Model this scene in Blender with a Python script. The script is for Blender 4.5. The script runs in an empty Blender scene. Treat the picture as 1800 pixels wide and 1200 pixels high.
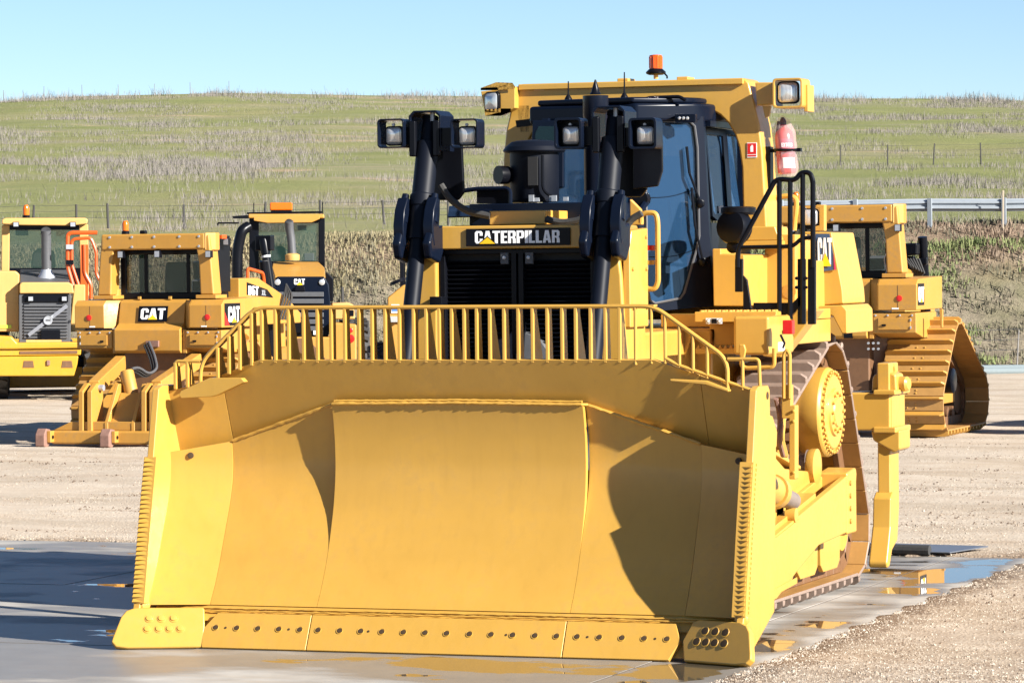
import bpy, bmesh, math, random
from mathutils import Vector, Matrix, noise
D = bpy.data
S = bpy.context.scene
COL = S.collection
rnd = random.Random(7)
PI = math.pi

# ------------------------------------------------------------------ camera
FPX = 6520.07
CAM = Vector((9.7346, -25.2729, 2.8716))
YAW, PIT, ROL = 0.345221, 0.021624, -0.0106137
_F = Vector((-math.sin(YAW), math.cos(YAW), 0)); _R = Vector((math.cos(YAW), math.sin(YAW), 0)); _U = Vector((0, 0, 1))
FH, RH = _F.copy(), _R.copy()
FV = math.cos(PIT) * _F - math.sin(PIT) * _U
_U2 = math.cos(PIT) * _U + math.sin(PIT) * _F
RV = math.cos(ROL) * _R + math.sin(ROL) * _U2
UV = math.cos(ROL) * _U2 - math.sin(ROL) * _R
cam_d = D.cameras.new('camera'); cam = D.objects.new('camera', cam_d); COL.objects.link(cam)
cam_d.sensor_width = 36; cam_d.lens = FPX / 1800 * 36
cam_d.clip_start = .5; cam_d.clip_end = 3000
m = Matrix((RV, UV, -FV)).transposed().to_4x4(); m.translation = CAM
cam.matrix_world = m
S.camera = cam

# ------------------------------------------------------------------ sky, sun, exposure
SUN = Vector((.865, -.252, .433)).normalized()
w = D.worlds.new('World'); S.world = w; w.use_nodes = True
nt = w.node_tree; nt.nodes.clear()
sky = nt.nodes.new('ShaderNodeTexSky'); sky.sky_type = 'NISHITA'; sky.sun_disc = False
sky.sun_elevation = math.asin(SUN.z); sky.sun_rotation = math.atan2(SUN.x, SUN.y)
sky.altitude = 3000; sky.air_density = 1.0; sky.dust_density = 0.0; sky.ozone_density = 3.2
bg = nt.nodes.new('ShaderNodeBackground'); bg.inputs['Strength'].default_value = .05
out = nt.nodes.new('ShaderNodeOutputWorld')
nt.links.new(sky.outputs[0], bg.inputs[0]); nt.links.new(bg.outputs[0], out.inputs[0])
sl = D.lights.new('sun', 'SUN'); sl.energy = 5.0; sl.angle = math.radians(.53); sl.color = (1, .955, .88)
so = D.objects.new('sun', sl); COL.objects.link(so)
so.rotation_euler = SUN.to_track_quat('Z', 'Y').to_euler(); so.location = SUN * 60
S.view_settings.view_transform = 'Standard'; S.view_settings.look = 'None'
S.view_settings.exposure = 1.5; S.view_settings.gamma = 1
S.view_settings.use_curve_mapping = False
S.render.engine = 'CYCLES'
S.cycles.max_bounces = 8

# ------------------------------------------------------------------ helpers
def at(px, py, fr=None, X=None, Y=None, Z=None):
    "the point of the place seen at a photograph pixel, on a plane of a machine's own frame"
    r = FV + (px - 900) / FPX * RV - (py - 600) / FPX * UV
    o = CAM
    if fr is not None:
        r = fr.to_3x3().inverted() @ r; o = fr.inverted() @ CAM
    t = (X - o.x) / r.x if X is not None else (Y - o.y) / r.y if Y is not None else (Z - o.z) / r.z
    return o + t * r
def atd(px, py, d):
    r = FV + (px - 900) / FPX * RV - (py - 600) / FPX * UV
    return CAM + d * r
def V(*a): return Vector(a)
def lerp(a, b, t): return a + (b - a) * t
def interp(xs, ys, x):
    if x <= xs[0]: return ys[0]
    for i in range(1, len(xs)):
        if x <= xs[i]:
            return lerp(ys[i-1], ys[i], (x - xs[i-1]) / (xs[i] - xs[i-1]))
    return ys[-1]
def basis(d):
    d = Vector(d).normalized()
    a = Vector((0, 0, 1)) if abs(d.z) < .9 else Vector((1, 0, 0))
    u = d.cross(a).normalized(); v = d.cross(u).normalized()
    return u, v

class M:
    def __init__(s): s.v = []; s.f = []
    def add(s, vs, fs):
        n = len(s.v); s.v += [tuple(p) for p in vs]; s.f += [tuple(i + n for i in f) for f in fs]; return s
    def box(s, x0, x1, y0, y1, z0, z1):
        return s.add([(x0,y0,z0),(x1,y0,z0),(x1,y1,z0),(x0,y1,z0),(x0,y0,z1),(x1,y0,z1),(x1,y1,z1),(x0,y1,z1)],
              [(0,3,2,1),(4,5,6,7),(0,1,5,4),(1,2,6,5),(2,3,7,6),(3,0,4,7)])
    def bar(s, a, b, w, h, up=(0,0,1)):
        a, b = Vector(a), Vector(b); d = (b - a).normalized(); u = Vector(up)
        if abs(d.dot(u)) > .98: u = Vector((0, 1, 0))
        x = d.cross(u).normalized(); z = x.cross(d).normalized()
        vs = [p + x * sx * w / 2 + z * sz * h / 2 for p in (a, b) for sx, sz in ((-1,-1),(1,-1),(1,1),(-1,1))]
        return s.add(vs, [(0,1,2,3),(7,6,5,4),(0,4,5,1),(1,5,6,2),(2,6,7,3),(3,7,4,0)])
    def prism(s, poly, ax, a, b):
        "poly in the two axes left after ax ('x': y,z  'y': x,z  'z': x,y)"
        def p(q, t): return (t, q[0], q[1]) if ax == 'x' else (q[0], t, q[1]) if ax == 'y' else (q[0], q[1], t)
        n = len(poly); vs = [p(q, a) for q in poly] + [p(q, b) for q in poly]
        area = sum(poly[i][0] * poly[(i+1) % n][1] - poly[(i+1) % n][0] * poly[i][1] for i in range(n))
        ccw = area > 0
        fw = (ax != 'y') == ccw
        if b < a: fw = not fw
        i = list(range(n))
        fs = [tuple(reversed(i)) if fw else tuple(i), tuple(k + n for k in i) if fw else tuple(reversed([k + n for k in i]))]
        for k in range(n):
            j = (k + 1) % n
            fs.append((k, j, j + n, k + n) if fw else (k, k + n, j + n, j))
        return s.add(vs, fs)
    def slab(s, pts, th, dirv=None):
        "a plate: 3D polygon pts, thickened by th along its normal (or dirv)"
        pts = [Vector(p) for p in pts]; n = len(pts)
        nr = Vector((0,0,0))
        for k in range(n): nr += (pts[k] - pts[0]).cross(pts[(k+1) % n] - pts[0])
        nr.normalize()
        d = Vector(dirv).normalized() if dirv else nr
        vs = pts + [p + d * th for p in pts]
        flip = d.dot(nr) * th > 0
        i = list(range(n))
        fs = [tuple(reversed(i)) if flip else tuple(i), tuple(k + n for k in i) if flip else tuple(reversed([k + n for k in i]))]
        for k in range(n):
            j = (k + 1) % n
            fs.append((k, j, j + n, k + n) if flip else (k, k + n, j + n, j))
        return s.add(vs, fs)
    def tube(s, pts, r, n=8, closed=False, caps=True):
        pts = [Vector(p) for p in pts]; L = len(pts); vs = []; fs = []
        rs = r if isinstance(r, (list, tuple)) else [r] * L
        pu = None
        for i, p in enumerate(pts):
            if closed: t = pts[(i+1) % L] - pts[i-1]
            else: t = pts[min(i+1, L-1)] - pts[max(i-1, 0)]
            t.normalize()
            if pu is None: u, v = basis(t)
            else:
                u = (pu - t * pu.dot(t)).normalized()
                v = t.cross(u)
            pu = u
            v = t.cross(u).normalized()
            for k in range(n):
                a = 2 * PI * k / n; vs.append(p + u * math.cos(a) * rs[i] + v * math.sin(a) * rs[i])
        for i in range(L if closed else L - 1):
            j = (i + 1) % L
            for k in range(n):
                l = (k + 1) % n; fs.append((i*n+k, i*n+l, j*n+l, j*n+k))
        if caps and not closed:
            fs.append(tuple(reversed(range(n)))); fs.append(tuple((L-1)*n + k for k in range(n)))
        return s.add(vs, fs)
    def cyl(s, a, b, r, r2=None, n=16): return s.tube([a, b], [r, r if r2 is None else r2], n)
    def lathe(s, prof, o, d, n=24):
        "prof: (radius, distance along d)"
        o = Vector(o); d = Vector(d).normalized(); u, v = basis(d); v = d.cross(u)
        vs = []; fs = []; L = len(prof)
        for r, h in prof:
            for k in range(n):
                a = 2 * PI * k / n; vs.append(o + d * h + (u * math.cos(a) + v * math.sin(a)) * max(r, 1e-4))
        for i in range(L - 1):
            for k in range(n):
                l = (k + 1) % n; fs.append((i*n+k, i*n+l, (i+1)*n+l, (i+1)*n+k))
        fs.append(tuple(reversed(range(n)))); fs.append(tuple((L-1)*n + k for k in range(n)))
        return s.add(vs, fs)
    def grid(s, rows, th=0, d=None):
        "rows of points; thickness th along d"
        nr, nc = len(rows), len(rows[0]); vs = [Vector(p) for r in rows for p in r]; fs = []
        for i in range(nr - 1):
            for j in range(nc - 1):
                fs.append((i*nc+j, i*nc+j+1, (i+1)*nc+j+1, (i+1)*nc+j))
        if th:
            d = Vector(d).normalized(); N = nr * nc
            vs += [p + d * th for p in vs]
            fs += [tuple(reversed([k + N for k in f])) for f in fs]
            bd = [j for j in range(nc)] + [i*nc+nc-1 for i in range(1, nr)] + [(nr-1)*nc+j for j in range(nc-2, -1, -1)] + [i*nc for i in range(nr-2, 0, -1)]
            for k in range(len(bd)):
                a, b = bd[k], bd[(k+1) % len(bd)]; fs.append((b, a, a + N, b + N))
        return s.add(vs, fs)
    def build(s, name, mat, parent=None, bev=0, seg=2, ang=35, fix=True):
        me = D.meshes.new(name); me.from_pydata(s.v, [], s.f)
        if fix and len(s.f) < 60000:
            bm = bmesh.new(); bm.from_mesh(me); bmesh.ops.recalc_face_normals(bm, faces=bm.faces); bm.to_mesh(me); bm.free()
        me.polygons.foreach_set('use_smooth', [True] * len(me.polygons))
        me.set_sharp_from_angle(angle=math.radians(ang))
        me.update()
        return link(name, me, mat, parent, bev, seg)
def link(name, me, mat, parent=None, bev=0, seg=2):
    o = D.objects.new(name, me); COL.objects.link(o)
    if mat is not None and not me.materials: me.materials.append(mat)
    if parent is not None: o.parent = parent
    if bev:
        b = o.modifiers.new('bevel', 'BEVEL'); b.width = bev; b.segments = seg; b.limit_method = 'ANGLE'; b.angle_limit = math.radians(38)
        b.harden_normals = True
    return o
def copy(o, parent=None, loc=None, mw=None):
    c = o.copy(); COL.objects.link(c)
    c.parent = parent
    if loc is not None: c.location = loc
    if mw is not None: c.matrix_local = mw
    return c
def thing(name, label, cat, loc=(0,0,0), rz=0, group=None):
    o = D.objects.new(name, None); COL.objects.link(o); o.empty_display_size = .3
    o.location = loc; o.rotation_euler = (0, 0, rz)
    return tag(o, label, cat, group)
def tag(o, label, cat, group=None):
    o['label'] = label; o['category'] = cat
    if group: o['group'] = group
    return o
def struct(o): o['kind'] = 'structure'; return o
def stuff(o): o['kind'] = 'stuff'; return o
def arc(cx, cy, r, a0, a1, n):
    return [(cx + r * math.cos(math.radians(lerp(a0, a1, i / n))), cy + r * math.sin(math.radians(lerp(a0, a1, i / n)))) for i in range(n + 1)]
def rrect(x0, x1, y0, y1, r, n=4):
    return arc(x1-r, y0+r, r, -90, 0, n) + arc(x1-r, y1-r, r, 0, 90, n) + arc(x0+r, y1-r, r, 90, 180, n) + arc(x0+r, y0+r, r, 180, 270, n)
def fillet(pts, r, n=5):
    "round the corners of a 3D polyline"
    pts = [Vector(p) for p in pts]; o = [pts[0]]
    for i in range(1, len(pts) - 1):
        a, b, c = pts[i-1], pts[i], pts[i+1]
        rr = min(r, (a-b).length * .49, (c-b).length * .49)
        p, q = b + (a-b).normalized() * rr, b + (c-b).normalized() * rr
        for k in range(n + 1):
            t = k / n; o.append(p * (1-t)**2 + b * 2*t*(1-t) + q * t*t)
    o.append(pts[-1]); return o

# ------------------------------------------------------------------ materials
def nodes(name):
    mt = D.materials.new(name); mt.use_nodes = True; t = mt.node_tree; t.nodes.clear()
    o = t.nodes.new('ShaderNodeOutputMaterial'); p = t.nodes.new('ShaderNodeBsdfPrincipled')
    t.links.new(p.outputs[0], o.inputs[0])
    return mt, t, p
def N(t, ty, **k):
    n = t.nodes.new(ty)
    for a, b in k.items():
        if a in n.inputs: n.inputs[a].default_value = b
        else: setattr(n, a, b)
    return n
def noise_n(t, vec, scale, detail=4, rough=.55):
    n = N(t, 'ShaderNodeTexNoise', Scale=scale, Detail=detail, Roughness=rough); t.links.new(vec, n.inputs['Vector']); return n.outputs['Fac']
def ramp(t, fac, stops):
    r = t.nodes.new('ShaderNodeValToRGB'); cr = r.color_ramp
    while len(cr.elements) < len(stops): cr.elements.new(.5)
    for e, (p, c) in zip(cr.elements, stops):
        e.position = p; e.color = (*c, 1) if isinstance(c, tuple) else (c, c, c, 1)
    t.links.new(fac, r.inputs[0]); return r.outputs[0]
def mixc(t, fac, a, b, mode='MIX'):
    n = t.nodes.new('ShaderNodeMix'); n.data_type = 'RGBA'; n.blend_type = mode
    for i, x in ((0, fac), (6, a), (7, b)):
        if isinstance(x, (int, float)): n.inputs[i].default_value = x
        elif isinstance(x, tuple): n.inputs[i].default_value = (*x, 1)
        else: t.links.new(x, n.inputs[i])
    return n.outputs[2]
def mth(t, op, a, b=0.0):
    n = t.nodes.new('ShaderNodeMath'); n.operation = op
    for i, x in ((0, a), (1, b)):
        if isinstance(x, (int, float)): n.inputs[i].default_value = x
        else: t.links.new(x, n.inputs[i])
    return n.outputs[0]
def pos(t):
    return t.nodes.new('ShaderNodeNewGeometry').outputs['Position']
def mapping(t, vec, sc):
    n = t.nodes.new('ShaderNodeMapping'); n.inputs['Scale'].default_value = sc; t.links.new(vec, n.inputs['Vector']); return n.outputs[0]
def bump(t, p, h, st, dist=.02):
    b = N(t, 'ShaderNodeBump', Strength=st, Distance=dist); t.links.new(h, b.inputs['Height']); t.links.new(b.outputs[0], p.inputs['Normal'])
def paint(name, col, rough=.38, dirt=(.20,.14,.09), dirt_amt=.25, coat=.25, wav=.05):
    mt, t, p = nodes(name); g = pos(t)
    n1 = noise_n(t, g, 1.7, 5); n2 = noise_n(t, g, 14, 6, .7); n3 = noise_n(t, g, 90, 3)
    c = mixc(t, ramp(t, n1, [(.3, 0.), (.75, 1.)]), tuple(x * .93 for x in col), tuple(min(1, x * 1.05) for x in col))
    mul = mth(t, 'MULTIPLY', ramp(t, n1, [(.4, 0.), (.7, 1.)]), ramp(t, n2, [(.45, 0.), (.75, 1.)]))
    c = mixc(t, mth(t, 'MULTIPLY', mul, dirt_amt), c, dirt)
    sk = noise_n(t, mapping(t, g, (6, 6, .5)), 2.2, 5, .6); sc_n = noise_n(t, mapping(t, g, (1.2, 3, 14)), 5., 6, .75)
    c = mixc(t, ramp(t, sk, [(.5, 0.), (.75, .16)]), c, tuple(x * .62 for x in col))
    c = mixc(t, mth(t, 'MULTIPLY', ramp(t, sc_n, [(.62, 0.), (.70, .35)]), ramp(t, n1, [(.45, 0.), (.65, 1.)])), c, tuple(min(1, x * 1.12 + .03) for x in col))
    t.links.new(c, p.inputs['Base Color'])
    t.links.new(ramp(t, n2, [(.3, rough - .06), (.75, rough + .14)]), p.inputs['Roughness'])
    p.inputs['Coat Weight'].default_value = coat; p.inputs['Coat Roughness'].default_value = .12
    bump(t, p, mixc(t, .12, noise_n(t, g, 5, 2), n3), wav, .02)
    return mt
def plain(name, col, rough=.5, metal=0, spec=.5, var=.12, sc=20, bmp=0):
    mt, t, p = nodes(name); g = pos(t); n = noise_n(t, g, sc, 5, .65)
    c = mixc(t, n, tuple(x * (1 - var) for x in col), tuple(min(1, x * (1 + var)) for x in col))
    t.links.new(c, p.inputs['Base Color']); p.inputs['Roughness'].default_value = rough
    p.inputs['Metallic'].default_value = metal; p.inputs['Specular IOR Level'].default_value = spec
    if bmp: bump(t, p, n, bmp, .01)
    return mt
YEL = (.50, .278, .047)
MAT = {}
MAT['yellow'] = paint('yellow_paint', YEL)
MAT['yellow2'] = paint('yellow_paint_worn', (.43, .215, .034), .48, dirt_amt=.6, coat=.1)
MAT['pale'] = paint('pale_yellow_paint', (.50, .30, .09), .5, dirt_amt=.4, coat=.05)
MAT['voly'] = paint('bright_yellow_paint', (.50, .265, .018), .4, dirt_amt=.35)
MAT['black'] = plain('black_paint', (.004, .0045, .007), .3, var=.3, sc=6, spec=.16)
MAT['navy'] = plain('black_gloss_paint', (.0035, .006, .014), .27, var=.2, sc=4, spec=.16)
MAT['satin'] = plain('satin_black_paint', (.0035, .005, .010), .5, var=.2, sc=4, spec=.16)
MAT['matte'] = plain('matte_black', (.016, .016, .017), .65, var=.3)
MAT['rubber'] = plain('rubber', (.03, .029, .028), .75, var=.35, sc=25, bmp=.3)
MAT['steel'] = plain('worn_steel', (.24, .19, .16), .55, .35, var=.3, sc=12, bmp=.3)
MAT['shoe'] = plain('track_steel', (.23, .165, .13), .6, .1, var=.28, sc=9, bmp=.35)
MAT['shoein'] = plain('oiled_brown_steel', (.15, .075, .035), .5, .1, var=.35, sc=7, bmp=.3)
MAT['shoey'] = plain('oversprayed_shaded_steel', (.33, .175, .05), .5, .05, var=.3, sc=5, bmp=.25)  # overspray colour; on the parked dozers' shoe plates it stands for shade
MAT['rust'] = plain('rusty_steel', (.22, .12, .09), .75, .1, var=.4, sc=16, bmp=.4)
MAT['grey'] = plain('dark_grey_paint', (.07, .072, .078), .5, var=.25)
MAT['lgrey'] = plain('light_grey_metal', (.42, .44, .47), .42, .5, var=.15)
MAT['chrome'] = plain('chrome', (.75, .76, .78), .12, 1., var=.05)
MAT['white'] = plain('white_print', (.80, .80, .79), .5, var=.03)
MAT['red'] = plain('red_plastic', (.55, .015, .012), .25, var=.1)
MAT['orange'] = plain('orange_paint', (.5, .075, .008), .35, var=.12)
MAT['amber'] = plain('amber_lens', (.6, .12, .005), .15, var=.1)
MAT['logoy'] = plain('logo_yellow', (.85, .50, .01), .4, var=.03)
MAT['blue'] = plain('blue_print', (.06, .16, .42), .4, var=.1)
MAT['green'] = plain('green_print', (.45, .6, .05), .5)
MAT['conc_dust'] = None
def lensmat():
    mt, t, p = nodes('lamp_lens'); g = pos(t)
    wv = N(t, 'ShaderNodeTexWave', Scale=28); t.links.new(g, wv.inputs['Vector'])
    c = mixc(t, wv.outputs['Fac'], (.50, .50, .50), (.72, .71, .68)); t.links.new(c, p.inputs['Base Color'])
    p.inputs['Roughness'].default_value = .16; p.inputs['Metallic'].default_value = .55
    bump(t, p, wv.outputs['Fac'], .25, .01); return mt
MAT['lens'] = lensmat()
def glassmat(name, col, alpha):
    mt, t, p = nodes(name)
    p.inputs['Base Color'].default_value = (*col, 1); p.inputs['Roughness'].default_value = .03
    p.inputs['Alpha'].default_value = alpha; p.inputs['Specular IOR Level'].default_value = 1.
    return mt
MAT['glass'] = glassmat('cab_glass', (.014, .043, .095), .78)  # tint also carries the blue of reflected sky, put into the colour
MAT['glass2'] = glassmat('clear_cab_glass', (.02, .05, .04), .32)
MAT['plastic'] = glassmat('clear_plastic_bag', (.85, .66, .66), .2)
# ------------------------------------------------------------------ ground, pad, bank, hill
def wpt(d, u, z=0.0):
    p = V(CAM.x, CAM.y, 0) + FH * d + RH * u; p.z = z; return p
def du(x, y):
    v = V(x - CAM.x, y - CAM.y, 0); return v.dot(FH), v.dot(RH)
def fbm(x, y, s, z=0.): return noise.fractal(V(x / s, y / s, z), 1., 2., 4)
def pad_dist(x, y):
    "signed distance outside the concrete pad"
    return max(x - 2.5, y - 9.55, -14 - x, -9 - y)
def crest(u):
    return interp([-60, -47, -30, -14, 4, 20, 45, 60], [20.3, 21.1, 21.3, 20.85, 20.55, 20.2, 19.9, 19.4], u)
def ground_z(d, u):
    p = wpt(d, u); x, y = p.x, p.y
    if d < 92:
        k = min(1, max(0, pad_dist(x, y) / 2.)); z = .012 + k * (.045 * fbm(x, y, 3.3) + .05 * fbm(x, y, 9., 4) + .015)
        if pad_dist(x, y) < -.05: z = -.16
        return z + max(0, d - 88) * .03
    z0 = .12; zt = 3.75 + .35 * fbm(u, 0, 9, 2) * .5
    ztl = 3.3
    top = lerp(ztl, zt, min(1, max(0, (u + 12) / 14)))
    if d < 101:
        t = (d - 92) / 8.2; t = min(1, t); t = t * t * (3 - 2 * t) * .5 + t * .5
        return lerp(z0, top, t) + .16 * fbm(u, d, 2.2, 5) * math.sin(PI * t) + .03 * fbm(u, d, .6)
    if d < 118: return lerp(top, 3.9, (d - 101) / 17) + .03 * fbm(u, d, 2)
    zc = crest(u)
    if d <= 400:
        t = (d - 118) / 282
        h = t * .75 + .25 * t * t
        return lerp(3.9, zc, h) + .5 * fbm(u, d, 40, 1) * math.sin(PI * min(1, t)) + .12 * fbm(u, d, 7, 3) * (1 if t < .97 else .4)
    t = (d - 400) / 100
    return zc - 3 * t * t * 2 - .5 * t
def sheet(name, dl, ul, mat):
    rows = []
    for d in dl:
        rows.append([wpt(d, u, ground_z(d, u)) for u in ul(d)])
    return struct(M().grid(rows).build(name, mat, fix=False, ang=80))
def frange(a, b, n): return [lerp(a, b, i / n) for i in range(n + 1)]

# gravel
def gravel_mat():
    mt, t, p = nodes('gravel'); g = pos(t)
    a = noise_n(t, g, .35, 5); b = noise_n(t, g, 2.3, 6, .65); c = noise_n(t, g, 26, 6, .75); e = noise_n(t, mapping(t, g, (.25, 1.4, 1)), 1.0, 5, .6)
    vo = N(t, 'ShaderNodeTexVoronoi', Scale=34.); t.links.new(g, vo.inputs['Vector'])
    col = mixc(t, ramp(t, a, [(.3, 0.), (.7, 1.)]), (0.428, 0.344, 0.254), (0.492, 0.409, 0.321))
    col = mixc(t, ramp(t, b, [(.42, 0.), (.72, .75)]), col, (0.562, 0.493, 0.400))
    col = mixc(t, ramp(t, e, [(.5, 0.), (.72, .5)]), col, (0.311, 0.215, 0.139))
    col = mixc(t, mth(t, 'MULTIPLY', ramp(t, c, [(.52, 0.), (.62, 1.)]), ramp(t, b, [(.35, .15), (.6, .6)])), col, (0.189, 0.137, 0.093))
    col = mixc(t, ramp(t, vo.outputs['Distance'], [(.05, .35), (.3, 0.)]), col, (0.625, 0.564, 0.475))
    sq = N(t, 'ShaderNodeSeparateXYZ'); t.links.new(g, sq.inputs[0])
    nr = ramp(t, mth(t, 'ADD', mth(t, 'MULTIPLY', sq.outputs[1], .04), .5), [(.45, 1.), (.95, 0.)])
    nr = mth(t, 'MULTIPLY', nr, mth(t, 'GREATER_THAN', sq.outputs[0], 2.3))
    col = mixc(t, mth(t, 'MULTIPLY', nr, ramp(t, b, [(.35, .85), (.65, .25)])), col, (.225, .165, .115))
    tv = t.nodes.new('ShaderNodeMapping'); tv.inputs['Rotation'].default_value = (0, 0, .22); t.links.new(g, tv.inputs['Vector'])
    tw = N(t, 'ShaderNodeTexWave', Scale=.11, Distortion=3.2, Detail=3.); tw.inputs['Detail Scale'].default_value = .6; tw.bands_direction = 'Y'; t.links.new(tv.outputs[0], tw.inputs['Vector'])
    col = mixc(t, mth(t, 'MULTIPLY', ramp(t, tw.outputs['Fac'], [(.72, 0.), (.9, .42)]), ramp(t, c, [(.35, .3), (.6, 1.)])), col, (0.290, 0.224, 0.156))
    # damp strip at the pad
    sx = N(t, 'ShaderNodeSeparateXYZ'); t.links.new(g, sx.inputs[0])
    dm = mth(t, 'MAXIMUM', mth(t, 'SUBTRACT', sx.outputs[0], 2.5), mth(t, 'SUBTRACT', sx.outputs[1], 9.55))
    dm = mth(t, 'ADD', dm, mth(t, 'MULTIPLY', mth(t, 'SUBTRACT', b, .5), 1.3))
    col = mixc(t, ramp(t, dm, [(.12, .7), (.42, 0.)]), col, (0.189, 0.131, 0.089))
    t.links.new(col, p.inputs['Base Color']); p.inputs['Roughness'].default_value = .95; p.inputs['Specular IOR Level'].default_value = .15
    hh = mixc(t, .5, c, vo.outputs['Distance']); hh = mixc(t, .35, hh, b)
    bump(t, p, hh, .75, .03)
    return mt
MAT['gravel'] = gravel_mat()
dl = frange(-400, 20, 20)[:-1] + frange(20, 44, 120)[:-1] + frange(44, 92, 90)
us = frange(-150, -16, 24)[:-1] + frange(-16, 16, 110)[:-1] + frange(16, 150, 24)
sheet('gravel_yard', dl, lambda d: us, MAT['gravel'])

# bank
def bank_mat():
    mt, t, p = nodes('bank_soil'); g = pos(t)
    a = noise_n(t, g, .22, 5, .6); b = noise_n(t, g, 1.1, 6, .7); c = noise_n(t, g, 7, 6, .75)
    sx = N(t, 'ShaderNodeSeparateXYZ'); t.links.new(g, sx.inputs[0])
    col = mixc(t, ramp(t, b, [(.35, 0.), (.65, 1.)]), (0.162, 0.136, 0.099), (0.267, 0.223, 0.158))
    col = mixc(t, ramp(t, a, [(.48, 0.), (.6, .65)]), col, (0.130, 0.133, 0.059))
    hi = ramp(t, mth(t, 'ADD', sx.outputs[2], mth(t, 'MULTIPLY', mth(t, 'SUBTRACT', a, .5), 3.)), [(2.4 / 5, 0.), (3.2 / 5, .6)])
    z5 = mth(t, 'DIVIDE', sx.outputs[2], 5.)
    hi = ramp(t, mth(t, 'ADD', z5, mth(t, 'MULTIPLY', mth(t, 'SUBTRACT', a, .5), .7)), [(.45, 0.), (.62, .55)])
    col = mixc(t, hi, col, (0.220, 0.141, 0.096))
    col = mixc(t, ramp(t, c, [(.5, 0.), (.75, .6)]), col, (0.081, 0.070, 0.047))
    t.links.new(col, p.inputs['Base Color']); p.inputs['Roughness'].default_value = 1; p.inputs['Specular IOR Level'].default_value = .1
    bump(t, p, mixc(t, .5, b, c), 1., .12); return mt
MAT['bank'] = bank_mat()
sheet('embankment', frange(92, 101, 46), lambda d: frange(-60, 40, 250), MAT['bank'])
def hill_mat():
    mt, t, p = nodes('hill_grass'); g = pos(t)
    a = noise_n(t, g, .03, 6, .6); b = noise_n(t, mapping(t, g, (.6, 1.6, 1)), .16, 6, .65); c = noise_n(t, g, 2.2, 6, .75); e = noise_n(t, mapping(t, g, (.5, 1.3, 1)), .07, 5, .6)
    col = mixc(t, ramp(t, b, [(.3, 0.), (.7, 1.)]), (0.154, 0.170, 0.062), (0.213, 0.214, 0.089))
    col = mixc(t, ramp(t, e, [(.48, 0.), (.66, .7)]), col, (0.249, 0.223, 0.155))
    col = mixc(t, ramp(t, a, [(.5, 0.), (.68, .5)]), col, (0.272, 0.230, 0.121))
    col = mixc(t, ramp(t, mth(t, 'MULTIPLY', b, e), [(.335, 0.), (.39, .75)]), col, (0.386, 0.271, 0.169))
    col = mixc(t, ramp(t, c, [(.55, 0.), (.85, .18)]), col, (0.122, 0.122, 0.062))
    t.links.new(col, p.inputs['Base Color']); p.inputs['Roughness'].default_value = 1; p.inputs['Specular IOR Level'].default_value = .1
    bump(t, p, mixc(t, .5, b, c), .6, .4); return mt
MAT['hill'] = hill_mat()
hd = frange(101, 118, 10)[:-1] + frange(118, 395, 130)[:-1] + frange(395, 500, 20)
sheet('hill', hd, lambda d: frange(-160, -60, 10)[:-1] + frange(-60, 60, 180)[:-1] + frange(60, 160, 10), MAT['hill'])

# concrete wash pad, slab by slab
def conc_mat():
    mt, t, p = nodes('concrete'); g = pos(t)
    a = noise_n(t, mapping(t, g, (.55, 1.2, 1)), .62, 5, .55); b = noise_n(t, g, 3.5, 6, .6); c = noise_n(t, g, 60, 4); st = noise_n(t, mapping(t, g, (.35, 2.2, 1)), 1.6, 5, .6)
    sx = N(t, 'ShaderNodeSeparateXYZ'); t.links.new(g, sx.inputs[0])
    # drains towards its outer edge: wetter at low places
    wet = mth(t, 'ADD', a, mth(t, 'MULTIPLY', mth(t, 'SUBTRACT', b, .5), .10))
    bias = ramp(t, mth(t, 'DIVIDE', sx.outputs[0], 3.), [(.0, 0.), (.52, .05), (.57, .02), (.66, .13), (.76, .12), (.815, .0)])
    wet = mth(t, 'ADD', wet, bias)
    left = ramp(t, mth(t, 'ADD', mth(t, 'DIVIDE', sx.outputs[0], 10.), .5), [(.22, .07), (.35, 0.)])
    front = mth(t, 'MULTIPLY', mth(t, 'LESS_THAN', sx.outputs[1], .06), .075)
    left_shade = mth(t, 'MULTIPLY', left, mth(t, 'LESS_THAN', sx.outputs[1], 8.1))  # deepens the machine's shadow on the left slabs, put into the colour
    damp_shade = ramp(t, mth(t, 'ADD', mth(t, 'ADD', wet, left_shade), front), [(.46, 0.), (.57, 1.)])  # damp mask with the painted left shade mixed in
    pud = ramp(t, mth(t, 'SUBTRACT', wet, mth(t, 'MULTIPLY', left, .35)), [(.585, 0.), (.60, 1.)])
    col = mixc(t, ramp(t, b, [(.3, 0.), (.7, 1.)]), (0.315, 0.298, 0.273), (0.425, 0.404, 0.370))
    col = mixc(t, ramp(t, st, [(.5, 0.), (.72, .55)]), col, (0.340, 0.281, 0.213))
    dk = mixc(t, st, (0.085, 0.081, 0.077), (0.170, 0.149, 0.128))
    col = mixc(t, mth(t, 'MULTIPLY', damp_shade, .72), col, dk)
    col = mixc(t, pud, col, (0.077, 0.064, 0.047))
    t.links.new(col, p.inputs['Base Color'])
    r = mixc(t, damp_shade, ramp(t, c, [(.3, .75), (.7, .9)]), (.42, .42, .42)); r = mixc(t, pud, r, (.012, .012, .012))
    t.links.new(r, p.inputs['Roughness']); t.links.new(mixc(t, damp_shade, (.1, .1, .1), mixc(t, pud, (.28, .28, .28), (.5, .5, .5))), p.inputs['Specular IOR Level'])
    bmp = N(t, 'ShaderNodeBump', Distance=.01); t.links.new(mixc(t, .5, b, c), bmp.inputs['Height'])
    t.links.new(mth(t, 'MULTIPLY', mth(t, 'SUBTRACT', 1., pud), .18), bmp.inputs['Strength']); t.links.new(bmp.outputs[0], p.inputs['Normal'])
    return mt
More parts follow.
